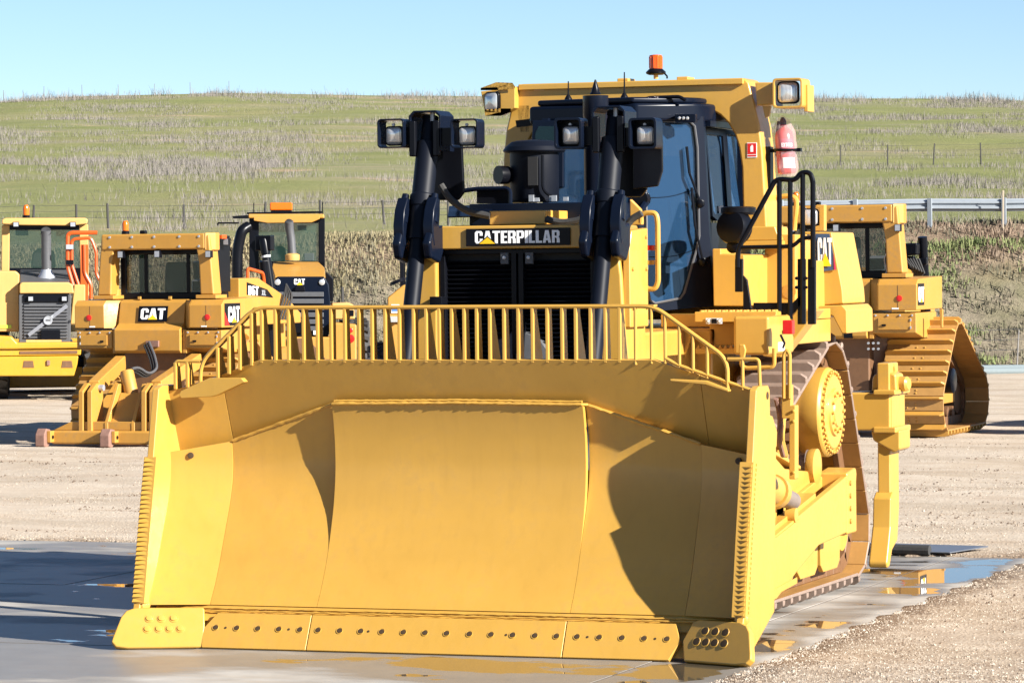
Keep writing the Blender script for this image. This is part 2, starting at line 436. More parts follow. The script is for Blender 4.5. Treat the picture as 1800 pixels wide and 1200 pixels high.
MAT['concrete'] = conc_mat()
pad = D.objects.new('concrete_pad', None); COL.objects.link(pad); struct(pad)
xs = [-14, -9.7, -5.4, -1.9, 1.69]
ys = [-9, -4.5, .06, 4.8, 9.55]
g_ = .006
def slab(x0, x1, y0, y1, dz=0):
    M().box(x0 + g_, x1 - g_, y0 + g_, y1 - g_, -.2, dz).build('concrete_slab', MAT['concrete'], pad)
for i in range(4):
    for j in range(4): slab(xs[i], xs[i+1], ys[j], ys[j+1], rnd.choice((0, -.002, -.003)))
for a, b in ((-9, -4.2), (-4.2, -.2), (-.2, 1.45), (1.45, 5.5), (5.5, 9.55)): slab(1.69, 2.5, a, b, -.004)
jm = M()
for x in xs[1:] : jm.box(x - .007, x + .007, -9, 9.55, -.19, -.004)
for y in ys[1:-1]: jm.box(-14, 1.69, y - .007, y + .007, -.19, -.0045)
jm.build('joint_filler', plain('joint_filler', (.10, .075, .06), .9), pad)

# loose stones on the gravel, denser towards the camera and along the pad edge
def stone_mesh(name, spots, mat, zf):
    vs = []; fs = []
    base = [(1,0,0),(0,1,0),(-1,0,0),(0,-1,0),(0,0,1)]
    ff = [(0,1,4),(1,2,4),(2,3,4),(3,0,4)]
    for x, y, r in spots:
        z = zf(x, y); a = rnd.random() * 6.3; ca, sa = math.cos(a), math.sin(a); n = len(vs)
        sx, sy, sz = r * rnd.uniform(.7, 1.3), r * rnd.uniform(.6, 1.1), r * rnd.uniform(.45, .95)
        ox, oy = rnd.uniform(-.4, .4), rnd.uniform(-.4, .4)
        for k, (px, py, pz) in enumerate(base):
            if k == 4: px, py = ox, oy
            px *= sx * rnd.uniform(.8, 1.2); py *= sy * rnd.uniform(.8, 1.2)
            vs.append((x + px * ca - py * sa, y + px * sa + py * ca, z + pz * sz - (.25 * r if pz == 0 else 0)))
        fs += [tuple(q + n for q in f) for f in ff]
    me = D.meshes.new(name); me.from_pydata(vs, [], fs); me.update()
    return stuff(link(name, me, mat))
def stone_mat(name, c1, c2, c3):
    mt, t, p = nodes(name); g = pos(t)
    vo = N(t, 'ShaderNodeTexVoronoi', Scale=23.); t.links.new(g, vo.inputs['Vector'])
    se = N(t, 'ShaderNodeSeparateColor'); t.links.new(vo.outputs['Color'], se.inputs[0])
    t.links.new(ramp(t, se.outputs[0], [(.0, c1), (.5, c2), (.95, c3)]), p.inputs['Base Color'])
    p.inputs['Roughness'].default_value = .9; p.inputs['Specular IOR Level'].default_value = .2; return mt
MAT['stones'] = stone_mat('gravel_stones', (0.158, 0.112, 0.079), (0.295, 0.236, 0.177), (0.432, 0.380, 0.314))
spots = []
while len(spots) < 70000:
    d = 24 + 34 * rnd.random() ** 1.7; hu = d * 900 / FPX * 1.06; u = rnd.uniform(-hu, hu)
    p = wpt(d, u); q = pad_dist(p.x, p.y)
    n = fbm(p.x, p.y, 1.6, 7) + .25 * fbm(p.x, p.y, .4, 8)
    edge = math.exp(-max(0, q - .12) / .5)
    if q < rnd.uniform(-.03, .05): continue
    if p.x < 2.4 and d < 30: continue
    if n < rnd.uniform(-.35, .6) - 1.1 * edge: continue
    spots.append((p.x, p.y, rnd.uniform(.0035, .0105) * (1 + 1.3 * rnd.random() ** 8)))
stone_mesh('loose_stones', spots, MAT['stones'], lambda x, y: ground_z(*du(x, y)) if pad_dist(x, y) > 0 else 0.)
spots = []
for i in range(900):
    d = rnd.uniform(30, 56); u = rnd.uniform(-.14, .14) * d; p = wpt(d, u)
    if pad_dist(p.x, p.y) < .4 or fbm(p.x, p.y, 2., 3) < .02: continue
    for k in range(rnd.randint(3, 12)):
        spots.append((p.x + rnd.gauss(0, .14), p.y + rnd.gauss(0, .12), rnd.uniform(.008, .026)))
stone_mesh('soil_clods', spots, plain('soil', (.11, .075, .05), .95, var=.4, sc=30), lambda x, y: ground_z(*du(x, y)))

# dead stalks and grass
def blades(name, pts, mat, n=3):
    "pts: (x, y, z, height, width, spread)"
    vs = []; fs = []
    for x, y, z, h, wd, sp in pts:
        for k in range(n):
            a = rnd.random() * PI; dx, dy = math.cos(a) * wd / 2, math.sin(a) * wd / 2
            ox, oy = rnd.gauss(0, sp), rnd.gauss(0, sp); lx, ly = rnd.gauss(0, .22) * h, rnd.gauss(0, .22) * h
            hh = h * rnd.uniform(.55, 1.1); i = len(vs)
            vs += [(x+ox-dx, y+oy-dy, z-.03), (x+ox+dx, y+oy+dy, z-.03), (x+ox+lx+dx*.35, y+oy+ly+dy*.35, z+hh), (x+ox+lx-dx*.35, y+oy+ly-dy*.35, z+hh)]
            fs.append((i, i+1, i+2, i+3))
    me = D.meshes.new(name); me.from_pydata(vs, [], fs); me.update()
    return stuff(link(name, me, mat))
def leafmat(name, c1, c2, tr=.3):
    mt, t, p = nodes(name); g = pos(t); n = noise_n(t, g, .9, 5, .8)
    c = mixc(t, ramp(t, n, [(.35, 0.), (.65, 1.)]), c1, c2); t.links.new(c, p.inputs['Base Color'])
    p.inputs['Roughness'].default_value = .9; p.inputs['Specular IOR Level'].default_value = .15
    p.inputs['Subsurface Weight'].default_value = 0
    return mt
MAT['stalk'] = leafmat('dead_stalks', (0.152, 0.139, 0.123), (0.227, 0.201, 0.188))
MAT['grassg'] = leafmat('short_grass', (0.143, 0.146, 0.066), (0.227, 0.205, 0.109))
MAT['straw'] = leafmat('dry_grass', (0.188, 0.160, 0.086), (0.278, 0.238, 0.144))
MAT['weed'] = leafmat('green_weeds', (0.101, 0.133, 0.053), (0.203, 0.216, 0.096))
MAT['browns'] = leafmat('dead_brush', (0.169, 0.116, 0.083), (0.259, 0.204, 0.151))
pts = []
while len(pts) < 36000:
    d = 118 + 285 * rnd.random() ** 1.15; hu = d * 900 / FPX * 1.6; u = rnd.uniform(-hu, hu)
    n = fbm(u, d * .55, 11, 9) + .5 * fbm(u, d * .6, 3.2, 10) + .35 * fbm(u, d, 60, 2)
    if n < rnd.uniform(-.05, .55): continue
    p = wpt(d, u, ground_z(d, u)); pts.append((p.x, p.y, p.z, rnd.uniform(.16, .42) * (1 + .3 * n), rnd.uniform(.016, .03) * (d / 230) ** .5, .35))
for i in range(420):
    u = rnd.uniform(-60, 60); d = rnd.uniform(384, 399)
    if fbm(u, 0, 9, 3) < rnd.uniform(-.3, .3): continue
    for k in range(rnd.randint(1, 5)):
        p = wpt(d, u + rnd.gauss(0, .5)); z = ground_z(d, u); pts.append((p.x, p.y, z, rnd.uniform(.4, 1.1), .045, .35))
blades('dead_thistle_stalks', pts, MAT['stalk'], 4)
# bank: straw on the left, green clumps and dead brush on the right
pts = []; gp = []; bp = []; wp = []
for i in range(84000):
    d = rnd.uniform(92.3, 103); u = rnd.uniform(-23, 21)
    if d > 101 and rnd.random() < .4: continue
    z = ground_z(d, u); p = wpt(d, u, z); n = fbm(u, d * 1.6, 2.4, 21); n2 = fbm(u, d, .7, 22)
    left = u < rnd.gauss(0., 1.8)
    if left:
        up = (z - 1.4) / 2 + n * .8
        if up > rnd.uniform(-.1, .9): pts.append((p.x, p.y, z, rnd.uniform(.05, .17), rnd.uniform(.02, .045), .12))
        elif n2 > -.1: wp.append((p.x, p.y, z, rnd.uniform(.08, .22), rnd.uniform(.02, .05), .12))
    else:
        dd = 1 - abs(z - 1.9) / 2.1
        if n + .35 * n2 + .3 * dd > rnd.uniform(.38, .75): gp.append((p.x, p.y, z, rnd.uniform(.03, .12) * (1 + max(0, n)), rnd.uniform(.025, .05), .18))
        elif z > 2.5 and fbm(u, d, 1.7, 31) > rnd.uniform(.0, .5): bp.append((p.x, p.y, z, rnd.uniform(.05, .16), rnd.uniform(.02, .05), .12))
        elif n2 > .0 and rnd.random() < .6: wp.append((p.x, p.y, z, rnd.uniform(.06, .2), rnd.uniform(.02, .05), .12))
blades('straw_grass', pts, MAT['straw'], 2)
blades('green_weed_clumps', gp, MAT['weed'], 4)
blades('dead_brush', bp, MAT['browns'], 3)
blades('grey_dry_grass', wp, leafmat('grey_grass', (0.106, 0.101, 0.061), (0.182, 0.163, 0.117)), 2)

# fences and guard rail
def fence(name, label, posts, mat, h, r, wires=True, cat='fence', group=None):
    o = thing(name, label, cat, posts[0], group=group); o0 = Vector(posts[0])
    M().cyl((0,0,-.2), (0,0,h), r, r * .8, 6)
    me = None
    for p in posts:
        q = Vector(p) - o0; hh = h * rnd.uniform(.93, 1.07)
        lx, ly = rnd.gauss(0, .04), rnd.gauss(0, .03)
        M().cyl((q.x, q.y, q.z - .2), (q.x + lx, q.y + ly, q.z + hh), r * rnd.uniform(.8, 1.2), r * .8, 6).build('fence_post', mat, o)
    if wires:
        for k in (.45, .7, .95):
            mm = M()
            for a, b in zip(posts, posts[1:]):
                a = Vector(a) - o0 + V(0, 0, h * k); b = Vector(b) - o0 + V(0, 0, h * k)
                mm.tube([a, (a + b) / 2 - V(0, 0, .02), b], .006, 4, caps=False)
            mm.build('wire', MAT['grey'], o)
    return o
pd = plain('dark_post', (.045, .042, .040), .8, var=.3)
pg = plain('grey_post', (.20, .19, .18), .8, var=.3)
def onhill(px, d):
    u = (px - 900) / FPX * d; return wpt(d, u, ground_z(d, u))
fence('wire_fence', 'thin wire fence along the crest of the grassy hill, at the left against the sky', [onhill(x, 396) for x in (-60, 12, 83, 150, 214, 276, 340, 408)], plain('pale_grey_post', (.16, .16, .16), .8, var=.3), 1.3, .035, wires=False)
fence('wire_fence', 'dark post wire fence across the lower hill slope, above the guard rail', [onhill(x, 205) for x in (1290, 1380, 1480, 1563, 1643, 1727, 1815)], pd, 1.15, .045)
fence('wire_fence', 'dark post wire fence crossing the foot of the hill behind the machines on the left', [onhill(x, 122) for x in (-30, 60, 137, 193, 326, 468, 566, 678, 790)], pd, .78, .045)
fence('wire_fence', 'short line of thin dark posts on the lower bank between loader and dozer', [wpt(94.5, (x - 900) / FPX * 94.5, ground_z(94.5, (x - 900) / FPX * 94.5)) for x in (420, 512, 604)], pd, 1.15, .04, wires=False)
fence('wire_fence', 'low wire fence with thin posts at the foot of the bank on the right', [wpt(91.2, x, .12) for x in (9.2, 10.9, 12.4, 14.1, 15.8)], pg, 1.0, .02)
# guard rail
gr = thing('guard_rail', 'galvanised steel guard rail on posts along the top of the bank at right', 'guard rail', wpt(100, 9.0, 3.7))
gi = gr.location.copy(); ga = (wpt(100, 14.0) - wpt(100, 8.0)).normalized(); gn = V(-ga.y, ga.x, 0)
galv = plain('galvanised_steel', (.27, .30, .33), .5, .3, var=.15, sc=3)
prof = [(0, .0), (.03, .02), (.075, .085), (.12, .085), (.155, .02), (.185, .02), (.22, .085), (.265, .085), (.31, .02), (.34, 0)]
for s0 in range(-4, 8):
    rows = []
    for e in (0, 1):
        b0 = ga * (13.28 + (s0 + e) * 2.0 - 9.0)
        rows.append([b0 + gn * -y_ + V(0, 0, .37 + z_ + .012 * ((s0 + e) % 3)) for z_, y_ in prof])
    M().grid(rows, .012, gn).build('rail_beam', galv, gr, ang=20)
    b0 = ga * (13.28 + s0 * 2.0 - 9.0)
    mm = M(); c0 = b0 - gn * .11
    mm.box(c0.x - .06, c0.x + .06, c0.y - .045, c0.y + .045, -.4, .74)
    mm.build('rail_post', galv, gr, bev=.006)
mk = wpt(99.5, (1765 - 900) / FPX * 99.5, 3.7)
tag(M().bar(mk + V(0,0,-.2), mk + V(.01, 0, .93), .035, .03).build('marker_post', plain('bleached_wood', (.55, .45, .33), .8)), 'thin pale wooden stake beside the guard rail post at the right edge', 'stake')
# pipes lying at the foot of the bank
for k, (dy, r, lab) in enumerate(((0, .10, 'long pale pipe lying on the ground at the foot of the bank, nearer of two'), (.45, .10, 'long pale pipe lying on the ground at the foot of the bank, farther of two'))):
    a, b = wpt(89 + dy, 8.7, .1 + .05 * k), wpt(89 + dy, 22, .1 + .05 * k)
    tag(M().lathe([(r * .85, .05), (r * .85, 0), (r, 0), (r, (b - a).length)], a, b - a, 14).build('pipe', plain('pale_pipe', (.20, .24, .25), .5)), lab, 'pipe', 'pipes at the foot of the bank')
# rubber mat folded at the pad's far edge
mt_ = thing('rubber_mat', 'black rubber mat with rolled edge on the concrete behind the ripper', 'mat', (0.9, 9.5, 0))
M().slab([V(-.6, .2, .03), V(.75, .05, .03), V(1.0, .62, .05), V(-.5, .75, .06)], .012).build('mat_sheet', plain('grey_rubber', (.10, .11, .13), .35), mt_, bev=.004)
M().tube([V(-.6, .17, .055), V(.0, .11, .055), V(.55, .06, .055)], .052, 10).build('rolled_edge', MAT['rubber'], mt_)
# ------------------------------------------------------------------ lettering (heavy condensed capitals as flat polygons)
GL = {
 'C': [[(.5,.62),(.5,.86),(.4,1),(.1,1),(0,.86),(0,.14),(.1,0),(.4,0),(.5,.14),(.5,.38),(.32,.38),(.32,.2),(.28,.16),(.22,.16),(.18,.2),(.18,.8),(.22,.84),(.28,.84),(.32,.8),(.32,.62)]],
 'A': [[(0,0),(.18,0),(.21,.2),(.33,.2),(.36,0),(.54,0),(.38,1),(.16,1)]],
 'T': [[(0,1),(0,.83),(.15,.83),(.15,0),(.34,0),(.34,.83),(.49,.83),(.49,1)]],
 'E': [[(0,0),(.42,0),(.42,.16),(.19,.16),(.19,.43),(.38,.43),(.38,.58),(.19,.58),(.19,.84),(.42,.84),(.42,1),(0,1)]],
 'R': [[(0,0),(.18,0),(.18,.4),(.26,.4),(.31,.32),(.31,0),(.5,0),(.49,.36),(.42,.48),(.49,.58),(.49,.88),(.39,1),(0,1)]],
 'P': [[(0,0),(.19,0),(.19,.38),(.38,.38),(.49,.5),(.49,.88),(.38,1),(0,1)]],
 'I': [[(0,0),(.19,0),(.19,1),(0,1)]],
 'L': [[(0,0),(.4,0),(.4,.17),(.19,.17),(.19,1),(0,1)]],
 'D': [[(0,0),(.36,0),(.49,.13),(.49,.87),(.36,1),(0,1)]],
 '6': [[(.1,0),(.4,0),(.5,.12),(.5,.48),(.4,.6),(.19,.6),(.19,.82),(.48,.82),(.48,.92),(.4,1),(.1,1),(0,.88),(0,.12)]],
 'X': [[(0,0),(.19,0),(.26,.28),(.33,0),(.53,0),(.36,.5),(.52,1),(.33,1),(.26,.74),(.2,1),(0,1),(.16,.5)]],
 'S': [[(0,.34),(0,.12),(.1,0),(.4,0),(.5,.12),(.5,.45),(.18,.72),(.18,.82),(.32,.82),(.32,.68),(.5,.68),(.5,.88),(.4,1),(.1,1),(0,.88),(0,.6),(.32,.33),(.32,.17),(.18,.17),(.18,.34)]],
 'Y': [[(.17,0),(.36,0),(.36,.4),(.53,1),(.34,1),(.265,.66),(.19,1),(0,1),(.17,.4)]],
 'V': [[(.17,0),(.36,0),(.53,1),(.35,1),(.265,.4),(.18,1),(0,1)]],
 'O': [[(.1,0),(.4,0),(.5,.14),(.5,.86),(.4,1),(.1,1),(0,.86),(0,.14)]],
 'N': [[(0,0),(.17,0),(.17,.55),(.33,0),(.5,0),(.5,1),(.33,1),(.33,.45),(.17,1),(0,1)]],
 'M': [[(0,0),(.16,0),(.16,.6),(.25,.2),(.37,.2),(.46,.6),(.46,0),(.62,0),(.62,1),(.42,1),(.31,.5),(.2,1),(0,1)]],
 'G': [[(.5,.62),(.5,.86),(.4,1),(.1,1),(0,.86),(0,.14),(.1,0),(.5,0),(.5,.52),(.27,.52),(.27,.38),(.33,.38),(.33,.16),(.18,.16),(.18,.84),(.32,.84),(.32,.62)]],
}
HOLES = {'A': [(.235,.36),(.305,.36),(.27,.7)], 'R': [(.18,.55),(.31,.55),(.31,.83),(.18,.83)], 'P': [(.19,.54),(.31,.54),(.31,.84),(.19,.84)],
         'D': [(.19,.17),(.31,.17),(.31,.83),(.19,.83)], '6': [(.19,.16),(.32,.16),(.32,.45),(.19,.45)], 'O': [(.19,.17),(.31,.17),(.31,.83),(.19,.83)]}
def width(ch): return max(x for x, y in GL[ch][0]) if ch in GL else .25
def lettering(name, text, o, ux, uy, H, mat, holemat, parent, W=None, gap=.06, th=.003):
    "flat letters; o lower-left corner, ux / uy unit directions, H height, W total width"
    o = Vector(o); ux = Vector(ux).normalized(); uy = Vector(uy).normalized(); nn = ux.cross(uy)
    tot = sum(width(c) + gap for c in text) - gap
    sx = (W / tot) if W else H
    x = 0
    for c in text:
        if c in GL:
            P2 = lambda q: o + ux * ((x + q[0]) * sx) + uy * (q[1] * H)
            for pl in GL[c]: M().slab([P2(q) for q in pl], th, nn).build('letter', mat, parent)
            if c in HOLES: M().slab([P2(q) + nn * (th + .0006) for q in HOLES[c]], .0006, nn).build('letter_counter', holemat, parent)
        x += width(c) + gap
def cat_logo(o, ux, uy, W, H, parent, red=False, plate='black', red_right=False):
    "black plate, white block letters, yellow triangle"
    o = Vector(o); ux = Vector(ux).normalized(); uy = Vector(uy).normalized(); nn = ux.cross(uy)
    pl = M().slab([o, o + ux * W, o + ux * W + uy * H, o + uy * H], .004, nn).build('logo_plate', MAT[plate], parent)
    o = o + nn * .0045
    lx, lw = (.08, .84)
    if red: lx, lw = .22, .72
    if red_right: lx, lw = .08, .72
    lettering('logo_letters', 'CAT', o + ux * W * lx + uy * H * .15, ux, uy, H * .7, MAT['white'], MAT[plate], pl, W=W * lw, gap=.02)
    c = o + ux * W * (lx + lw * .5) + nn * .005
    M().slab([c + uy * H * .13 - ux * W * lw * .2, c + uy * H * .13 + ux * W * lw * .2, c + uy * H * .43], .001, nn).build('logo_triangle', MAT['logoy'], pl)
    if red: M().slab([o, o + ux * W * .3, o + uy * H * .62], .001, nn).build('logo_stripe', MAT['red'], pl)
    if red_right: M().slab([o + ux * W * .82, o + ux * W, o + ux * W + uy * H, o + ux * W * .9 + uy * H], .001, nn).build('logo_stripe', MAT['red'], pl)
    return pl

# ------------------------------------------------------------------ the big bulldozer: x to its own left, y to its rear
BD = thing('bulldozer', 'large polished yellow bulldozer in the foreground with its wide blade lowered on wet concrete', 'bulldozer', (0, 0, 0))
YM = MAT['yellow']
BL = D.objects.new('blade', None); COL.objects.link(BL); BL.parent = BD
ZP = [0, .30, .46, .62, .81, 1.03, 1.2, 1.35, 1.55, 1.70, 1.82, 2.14]
YP = [.0, .20, .31, .40, .48, .555, .59, .605, .595, .570, .538, .44]
def yc(z): return interp(ZP, YP, z)
def ycs(z):  # smoothed
    return (yc(z - .05) + 2 * yc(z) + yc(z + .05)) / 4 if z > .66 else yc(z)
def upY(z): return .485 + (2.143 - z) * .42
def seam(x):
    x = abs(x); return interp([0, 1.0, 1.87, 2.33], [1.82, 1.81, 1.52, 1.44], x)
def mpanel(x0, x1, rec, fwd=0., top=None, z0=.312, n=26, nx=6, name='moldboard', bottom_flush=True):
    rows = []
    for i in range(n + 1):
        row = []
        for j in range(nx + 1):
            x = lerp(x0, x1, j / nx); zt = seam(x) if top is None else top; z = lerp(z0, zt, i / n)
            k = min(1, max(0, (z - .66) / .75)); k = k * k * (3 - 2 * k); k *= 1 - .25 * max(0, min(1, (z - zt + .3) / .3))
            t = abs(x) - 1.87
            row.append(V(x, ycs(z) + rec * k - fwd * max(0, t), z))
        rows.append(row)
    return M().grid(rows, .05, (0, 1, 0)).build(name, YM, BL, ang=30)
mpanel(-.997, .997, 0)
mpanel(-1.868, -1.0, .08, name='wing_panel'); mpanel(1.0, 1.868, .08, name='wing_panel')
mpanel(-2.36, -1.871, .07, .28, name='end_panel', nx=4); mpanel(1.871, 2.36, .07, .28, name='end_panel', nx=4)
def edge_top(x): return interp([0, 1.566, 1.96, 2.25, 2.36], [2.143, 2.143, 2.01, 1.925, 1.90], abs(x))
# spill plate: flat plate behind the seam, in a middle and two end pieces angled forward
def spill(xs, fwd, name):
    rows = []
    for k in range(7):
        row = []
        for x in xs:
            z = lerp(seam(x) - .14, edge_top(x), k / 6); row.append(V(x, upY(z) - fwd * max(0, abs(x) - 1.9), z))
        rows.append(row)
    return M().grid(rows, .035, (0, 1, .2)).build(name, YM, BL, bev=.004, ang=25)
spill([-1.9, -1.566, -1, 0, 1, 1.566, 1.9], 0, 'spill_plate')
spill([-2.36, -2.25, -1.96, -1.902], .18, 'spill_plate_end'); spill([1.902, 1.96, 2.25, 2.36], .18, 'spill_plate_end')
# weld bead on the seam
wm = M()
sp = []
for i in range(141):
    x = lerp(-1.865, 1.865, i / 140); z = seam(x); sp.append(V(x, ycs(z) + (.06 if abs(x) > 1 else .0) - .006 + rnd.uniform(-.002, .002), z + .004 + rnd.uniform(-.002, .002)))
wm.tube(sp, [.013 + rnd.uniform(-.003, .003) for _ in sp], 6)
wm.tube([p + V(0, .03, .018) for p in sp if abs(p.x) < 1.0], .012, 6)
wm.build('weld_bead', YM, BL)
# seam weld along the foot of the moldboard: a recess and two beads
wm = M()
for zz, yy, r0 in ((.289, .180, .0085), (.272, .160, .008)):
    wm.tube([V(x, yy + rnd.uniform(-.003, .002), zz + rnd.uniform(-.002, .002)) for x in frange(-2.3, 2.3, 150)], [r0 + rnd.uniform(-.002, .002) for _ in range(151)], 6)
wm.build('weld_bead', YM, BL)
M().slab([V(-2.3, .225, .32), V(2.3, .225, .32), V(2.3, .13, .2), V(-2.3, .13, .2)], .05, (0, 1, 0)).build('edge_bar', YM, BL)
M().prism([(.06, .02), (.20, .262), (.30, .262), (.16, .02)], 'x', -2.32, 2.32).build('edge_backing', YM, BL)
# cutting edges: three sections with countersunk bolt holes
holem = plain('recess_shade', (.045, .024, .008), .7)  # dark colour stands in for the shade inside the holes
def bolt(mm, mb, p, n, r, dp):
    n = Vector(n).normalized(); mm.lathe([(r * 1.25, -.002), (r * 1.2, .003), (r, .001), (r * .92, -dp * .1)], p, n, 14)
    mb.lathe([(r * .86, 0), (r * .86, .0045), (r * .55, .0047)], p, n, 12)
NE = V(0, -.86, .50).normalized()
def ept(x, z): return V(x, interp([0, .285], [-.012, .135], z), z)
def cut(x0, x1, pts, sm):
    a = [ept(x0, .012), ept(x1, .012), ept(x1, .262), ept(x0, .262)]
    if x1 > 1.5: a = [ept(x0, .012), ept(x1 - .05, .012), ept(x1 + .02, .14), ept(x1 - .03, .262), ept(x0, .262)]
    if x0 < -1.5: a = [ept(x0 + .02, .012), ept(x1, .012), ept(x1, .262), ept(x0 + .10, .262), ept(x0 - .0, .14)]
    c = M().slab(a, -.05, NE).build('cutting_edge', YM, BL, bev=.005)
    for x in pts:
        mm = M(); mb = M(); bolt(mm, mb, ept(x, .155) + NE * .001, NE, .021, .02)
        mm.build('bolt_seat', YM, c); mb.build('bolt_hole', holem, c)
    for x in sm: M().lathe([(.009, 0), (.009, .003), (.004, .0035)], ept(x, .155), NE, 8).build('pin_hole', holem, c)
def px_x(l): return [at(px, py, Y=.07).x for px, py in l]
cut(-1.868, -1.005, px_x([(379, 1103), (416, 1104), (453, 1105), (490, 1107), (527, 1108)]), px_x([(397, 1104), (508, 1107)]))
cut(-.999, .999, px_x([(559, 1108), (597, 1109), (634, 1111), (671, 1112), (709, 1113), (747, 1115), (785, 1116), (825, 1117), (863, 1118), (901, 1119), (940, 1120), (978, 1121)]), px_x([(648, 1110), (890, 1118)]))
cut(1.005, 1.86, px_x([(1014, 1122), (1053, 1123), (1093, 1125), (1132, 1126), (1172, 1127)]), px_x([(1033, 1123), (1152, 1126)]))
# end bits
for s in (-1, 1):
    y0, y1 = .0, -.245
    def ep(x, z): # x outwards from centre
        t = (x - 1.875) / .6
        return V(s * x, lerp(0, -.235, t) + interp([0, .3], [-.015, .125], z), z)
    out = [(1.93 if s > 0 else 1.845, .012), (2.36, .012), (2.45, .025), (2.485, .06), (2.48, .10), (2.45 - .0, .24), (2.42, .285), (2.36, .305), (2.02 if s > 0 else 1.885, .30), (1.97 if s > 0 else 1.875, .285), (1.90 if s > 0 else 1.85, .15)]
    nb = V(s * -.34, -.82, .45).normalized()
    eb = M().slab([ep(*q) for q in out], -.06, nb).build('end_bit', YM, BL, bev=.012, seg=3)
    mm = M(); mb = M()
    for zz, L in ((.225, (2.08, 2.165, 2.25)), (.15, (2.02, 2.095, 2.17, 2.25))):
        for x in L:
            p = ep(x, zz) + nb * .001; mm = M(); mb = M()
            if s < 0: mm.lathe([(.036, -.001), (.033, .002), (.026, .001), (.022, .010), (.012, .011)], p, nb, 16)
            else:
                mm.lathe([(.037, -.001), (.034, .003), (.028, .001)], p, nb, 16); mb.lathe([(.027, 0), (.027, .0035), (.02, .004)], p, nb, 14)
            mm.build('bolt_seat', YM, eb)
            if mb.v: mb.build('bolt_hole', holem, eb)
# end plates
def fz(z): return interp([0, .34, .9, 1.4, 1.62, 1.92], [-.14, -.02, .10, .22, .265, .335], z)
for s in (-1, 1):
    prof = [(-.16, .03), (fz(.34) - .02, .34)] + [(fz(z), z) for z in (.9, 1.4, 1.75, 1.93)] + [(.40, 1.955), (.64, 1.955), (.685, 1.92), (.69, 1.70), (.83, 1.60), (.84, 1.44), (.80, .9), (.755, .30), (.03, .015)]
    x0 = 2.33; x1 = 2.385
    ep_ = M().prism(prof, 'x', s * x0, s * x1).build('end_plate', YM, BL, bev=.008)
    M().lathe([(.028, 0), (.028, .004), (.012, .005)], (s * x1, .615, 1.88), (s, 0, 0), 14).build('pin_hole', holem, ep_)
    # serrated wear bar on the leading edge
    mm = M(); nT = 31
    for i in range(nT):
        z = lerp(.36, 1.40, i / (nT - 1)); y = fz(z)
        xa, xb = s * 2.312, s * 2.388
        h = .0145 * rnd.uniform(.85, 1.1); z += rnd.uniform(-.002, .002)
        mm.add([(xa, y - .02, z - h), (xb, y - .02, z - h), (xb, y - .02, z + h), (xa, y - .02, z + h),
                (xa, y - .03, z - h * .95), (xb, y - .05, z - h * .95), (xb, y - .024, z + h * .9), (xa, y - .022, z + h * .9)],
               [(0,1,2,3),(4,7,6,5),(0,4,5,1),(1,5,6,2),(2,6,7,3),(3,7,4,0)])
        yb = y + .075; 
        mm.add([(s*2.387, yb - .03, z - h), (s*2.387, yb + .012, z - h*.9), (s*2.387, yb + .012, z + h*.9), (s*2.387, yb - .03, z + h), (s*2.402, yb - .03, z - h*.8), (s*2.402, yb - .03, z + h*.5)],
               [(0,1,2,3),(0,4,1),(3,2,5),(1,4,5,2),(0,3,5,4)])
    wbl = [(fz(z) - .026, z) for z in frange(.335, 1.42, 8)] + [(fz(z) + .06, z) for z in reversed(frange(.335, 1.42, 8))]
    mm.prism(wbl, 'x', s * 2.296, s * 2.396)
    mm.build('wear_bar', YM, BL, ang=25)
    M().lathe([(.05, -.04), (.05, .05), (.03, .06)], (s * 2.35, .03, .31), (s * .2, -1, 0), 14).build('corner_knuckle', YM, BL, bev=.004)
    # stiffener in the upper corner
    if s < 0: g5 = [(314, 693), (318, 686), (368, 664), (424, 664), (430, 671), (382, 694), (372, 697), (318, 700)]
    else: g5 = [(1177, 666), (1240, 669), (1281, 685), (1280, 689), (1240, 676), (1178, 670)]
    M().slab([at(px, py, Y=.41) for px, py in g5], .07, (0, 1, 0)).build('stiffener', YM, BL, bev=.006)
# back of the blade: box ribs
M().prism([(.68, .25), (.95, .35), (1.0, 1.15), (.74, 1.32), (.70, 1.0)], 'x', -2.1, 2.1).build('blade_back', YM, BL)
for xx, yy in ((335, 800),):
    p = at(xx, yy, Y=.563); M().lathe([(.024, -.01), (.024, .006), (.018, .007)], p, (.25, -1, .1), 14).build('lug_hole', holem, BL)
p = at(1298, 810, Y=.553); M().lathe([(.024, -.01), (.024, .006), (.018, .007)], p, (-.25, -1, .1), 14).build('lug_hole', holem, BL)
# ---- spill guard
SG = D.objects.new('spill_guard', None); COL.objects.link(SG); SG.parent = BD
YG = .50
def gp(px, py): return at(px, py, Y=YG)
top_l = [gp(352, 690), gp(353, 642), gp(362, 628), gp(439, 546), gp(452, 541), gp(480, 540)]
top = [gp(x, y) for x, y in ((352, 692), (353, 636), (447, 541), (1150, 538), (1279, 631), (1279, 684))]
M().tube(fillet(top, .10, 6), .0155, 8).build('top_rail', YM, SG)
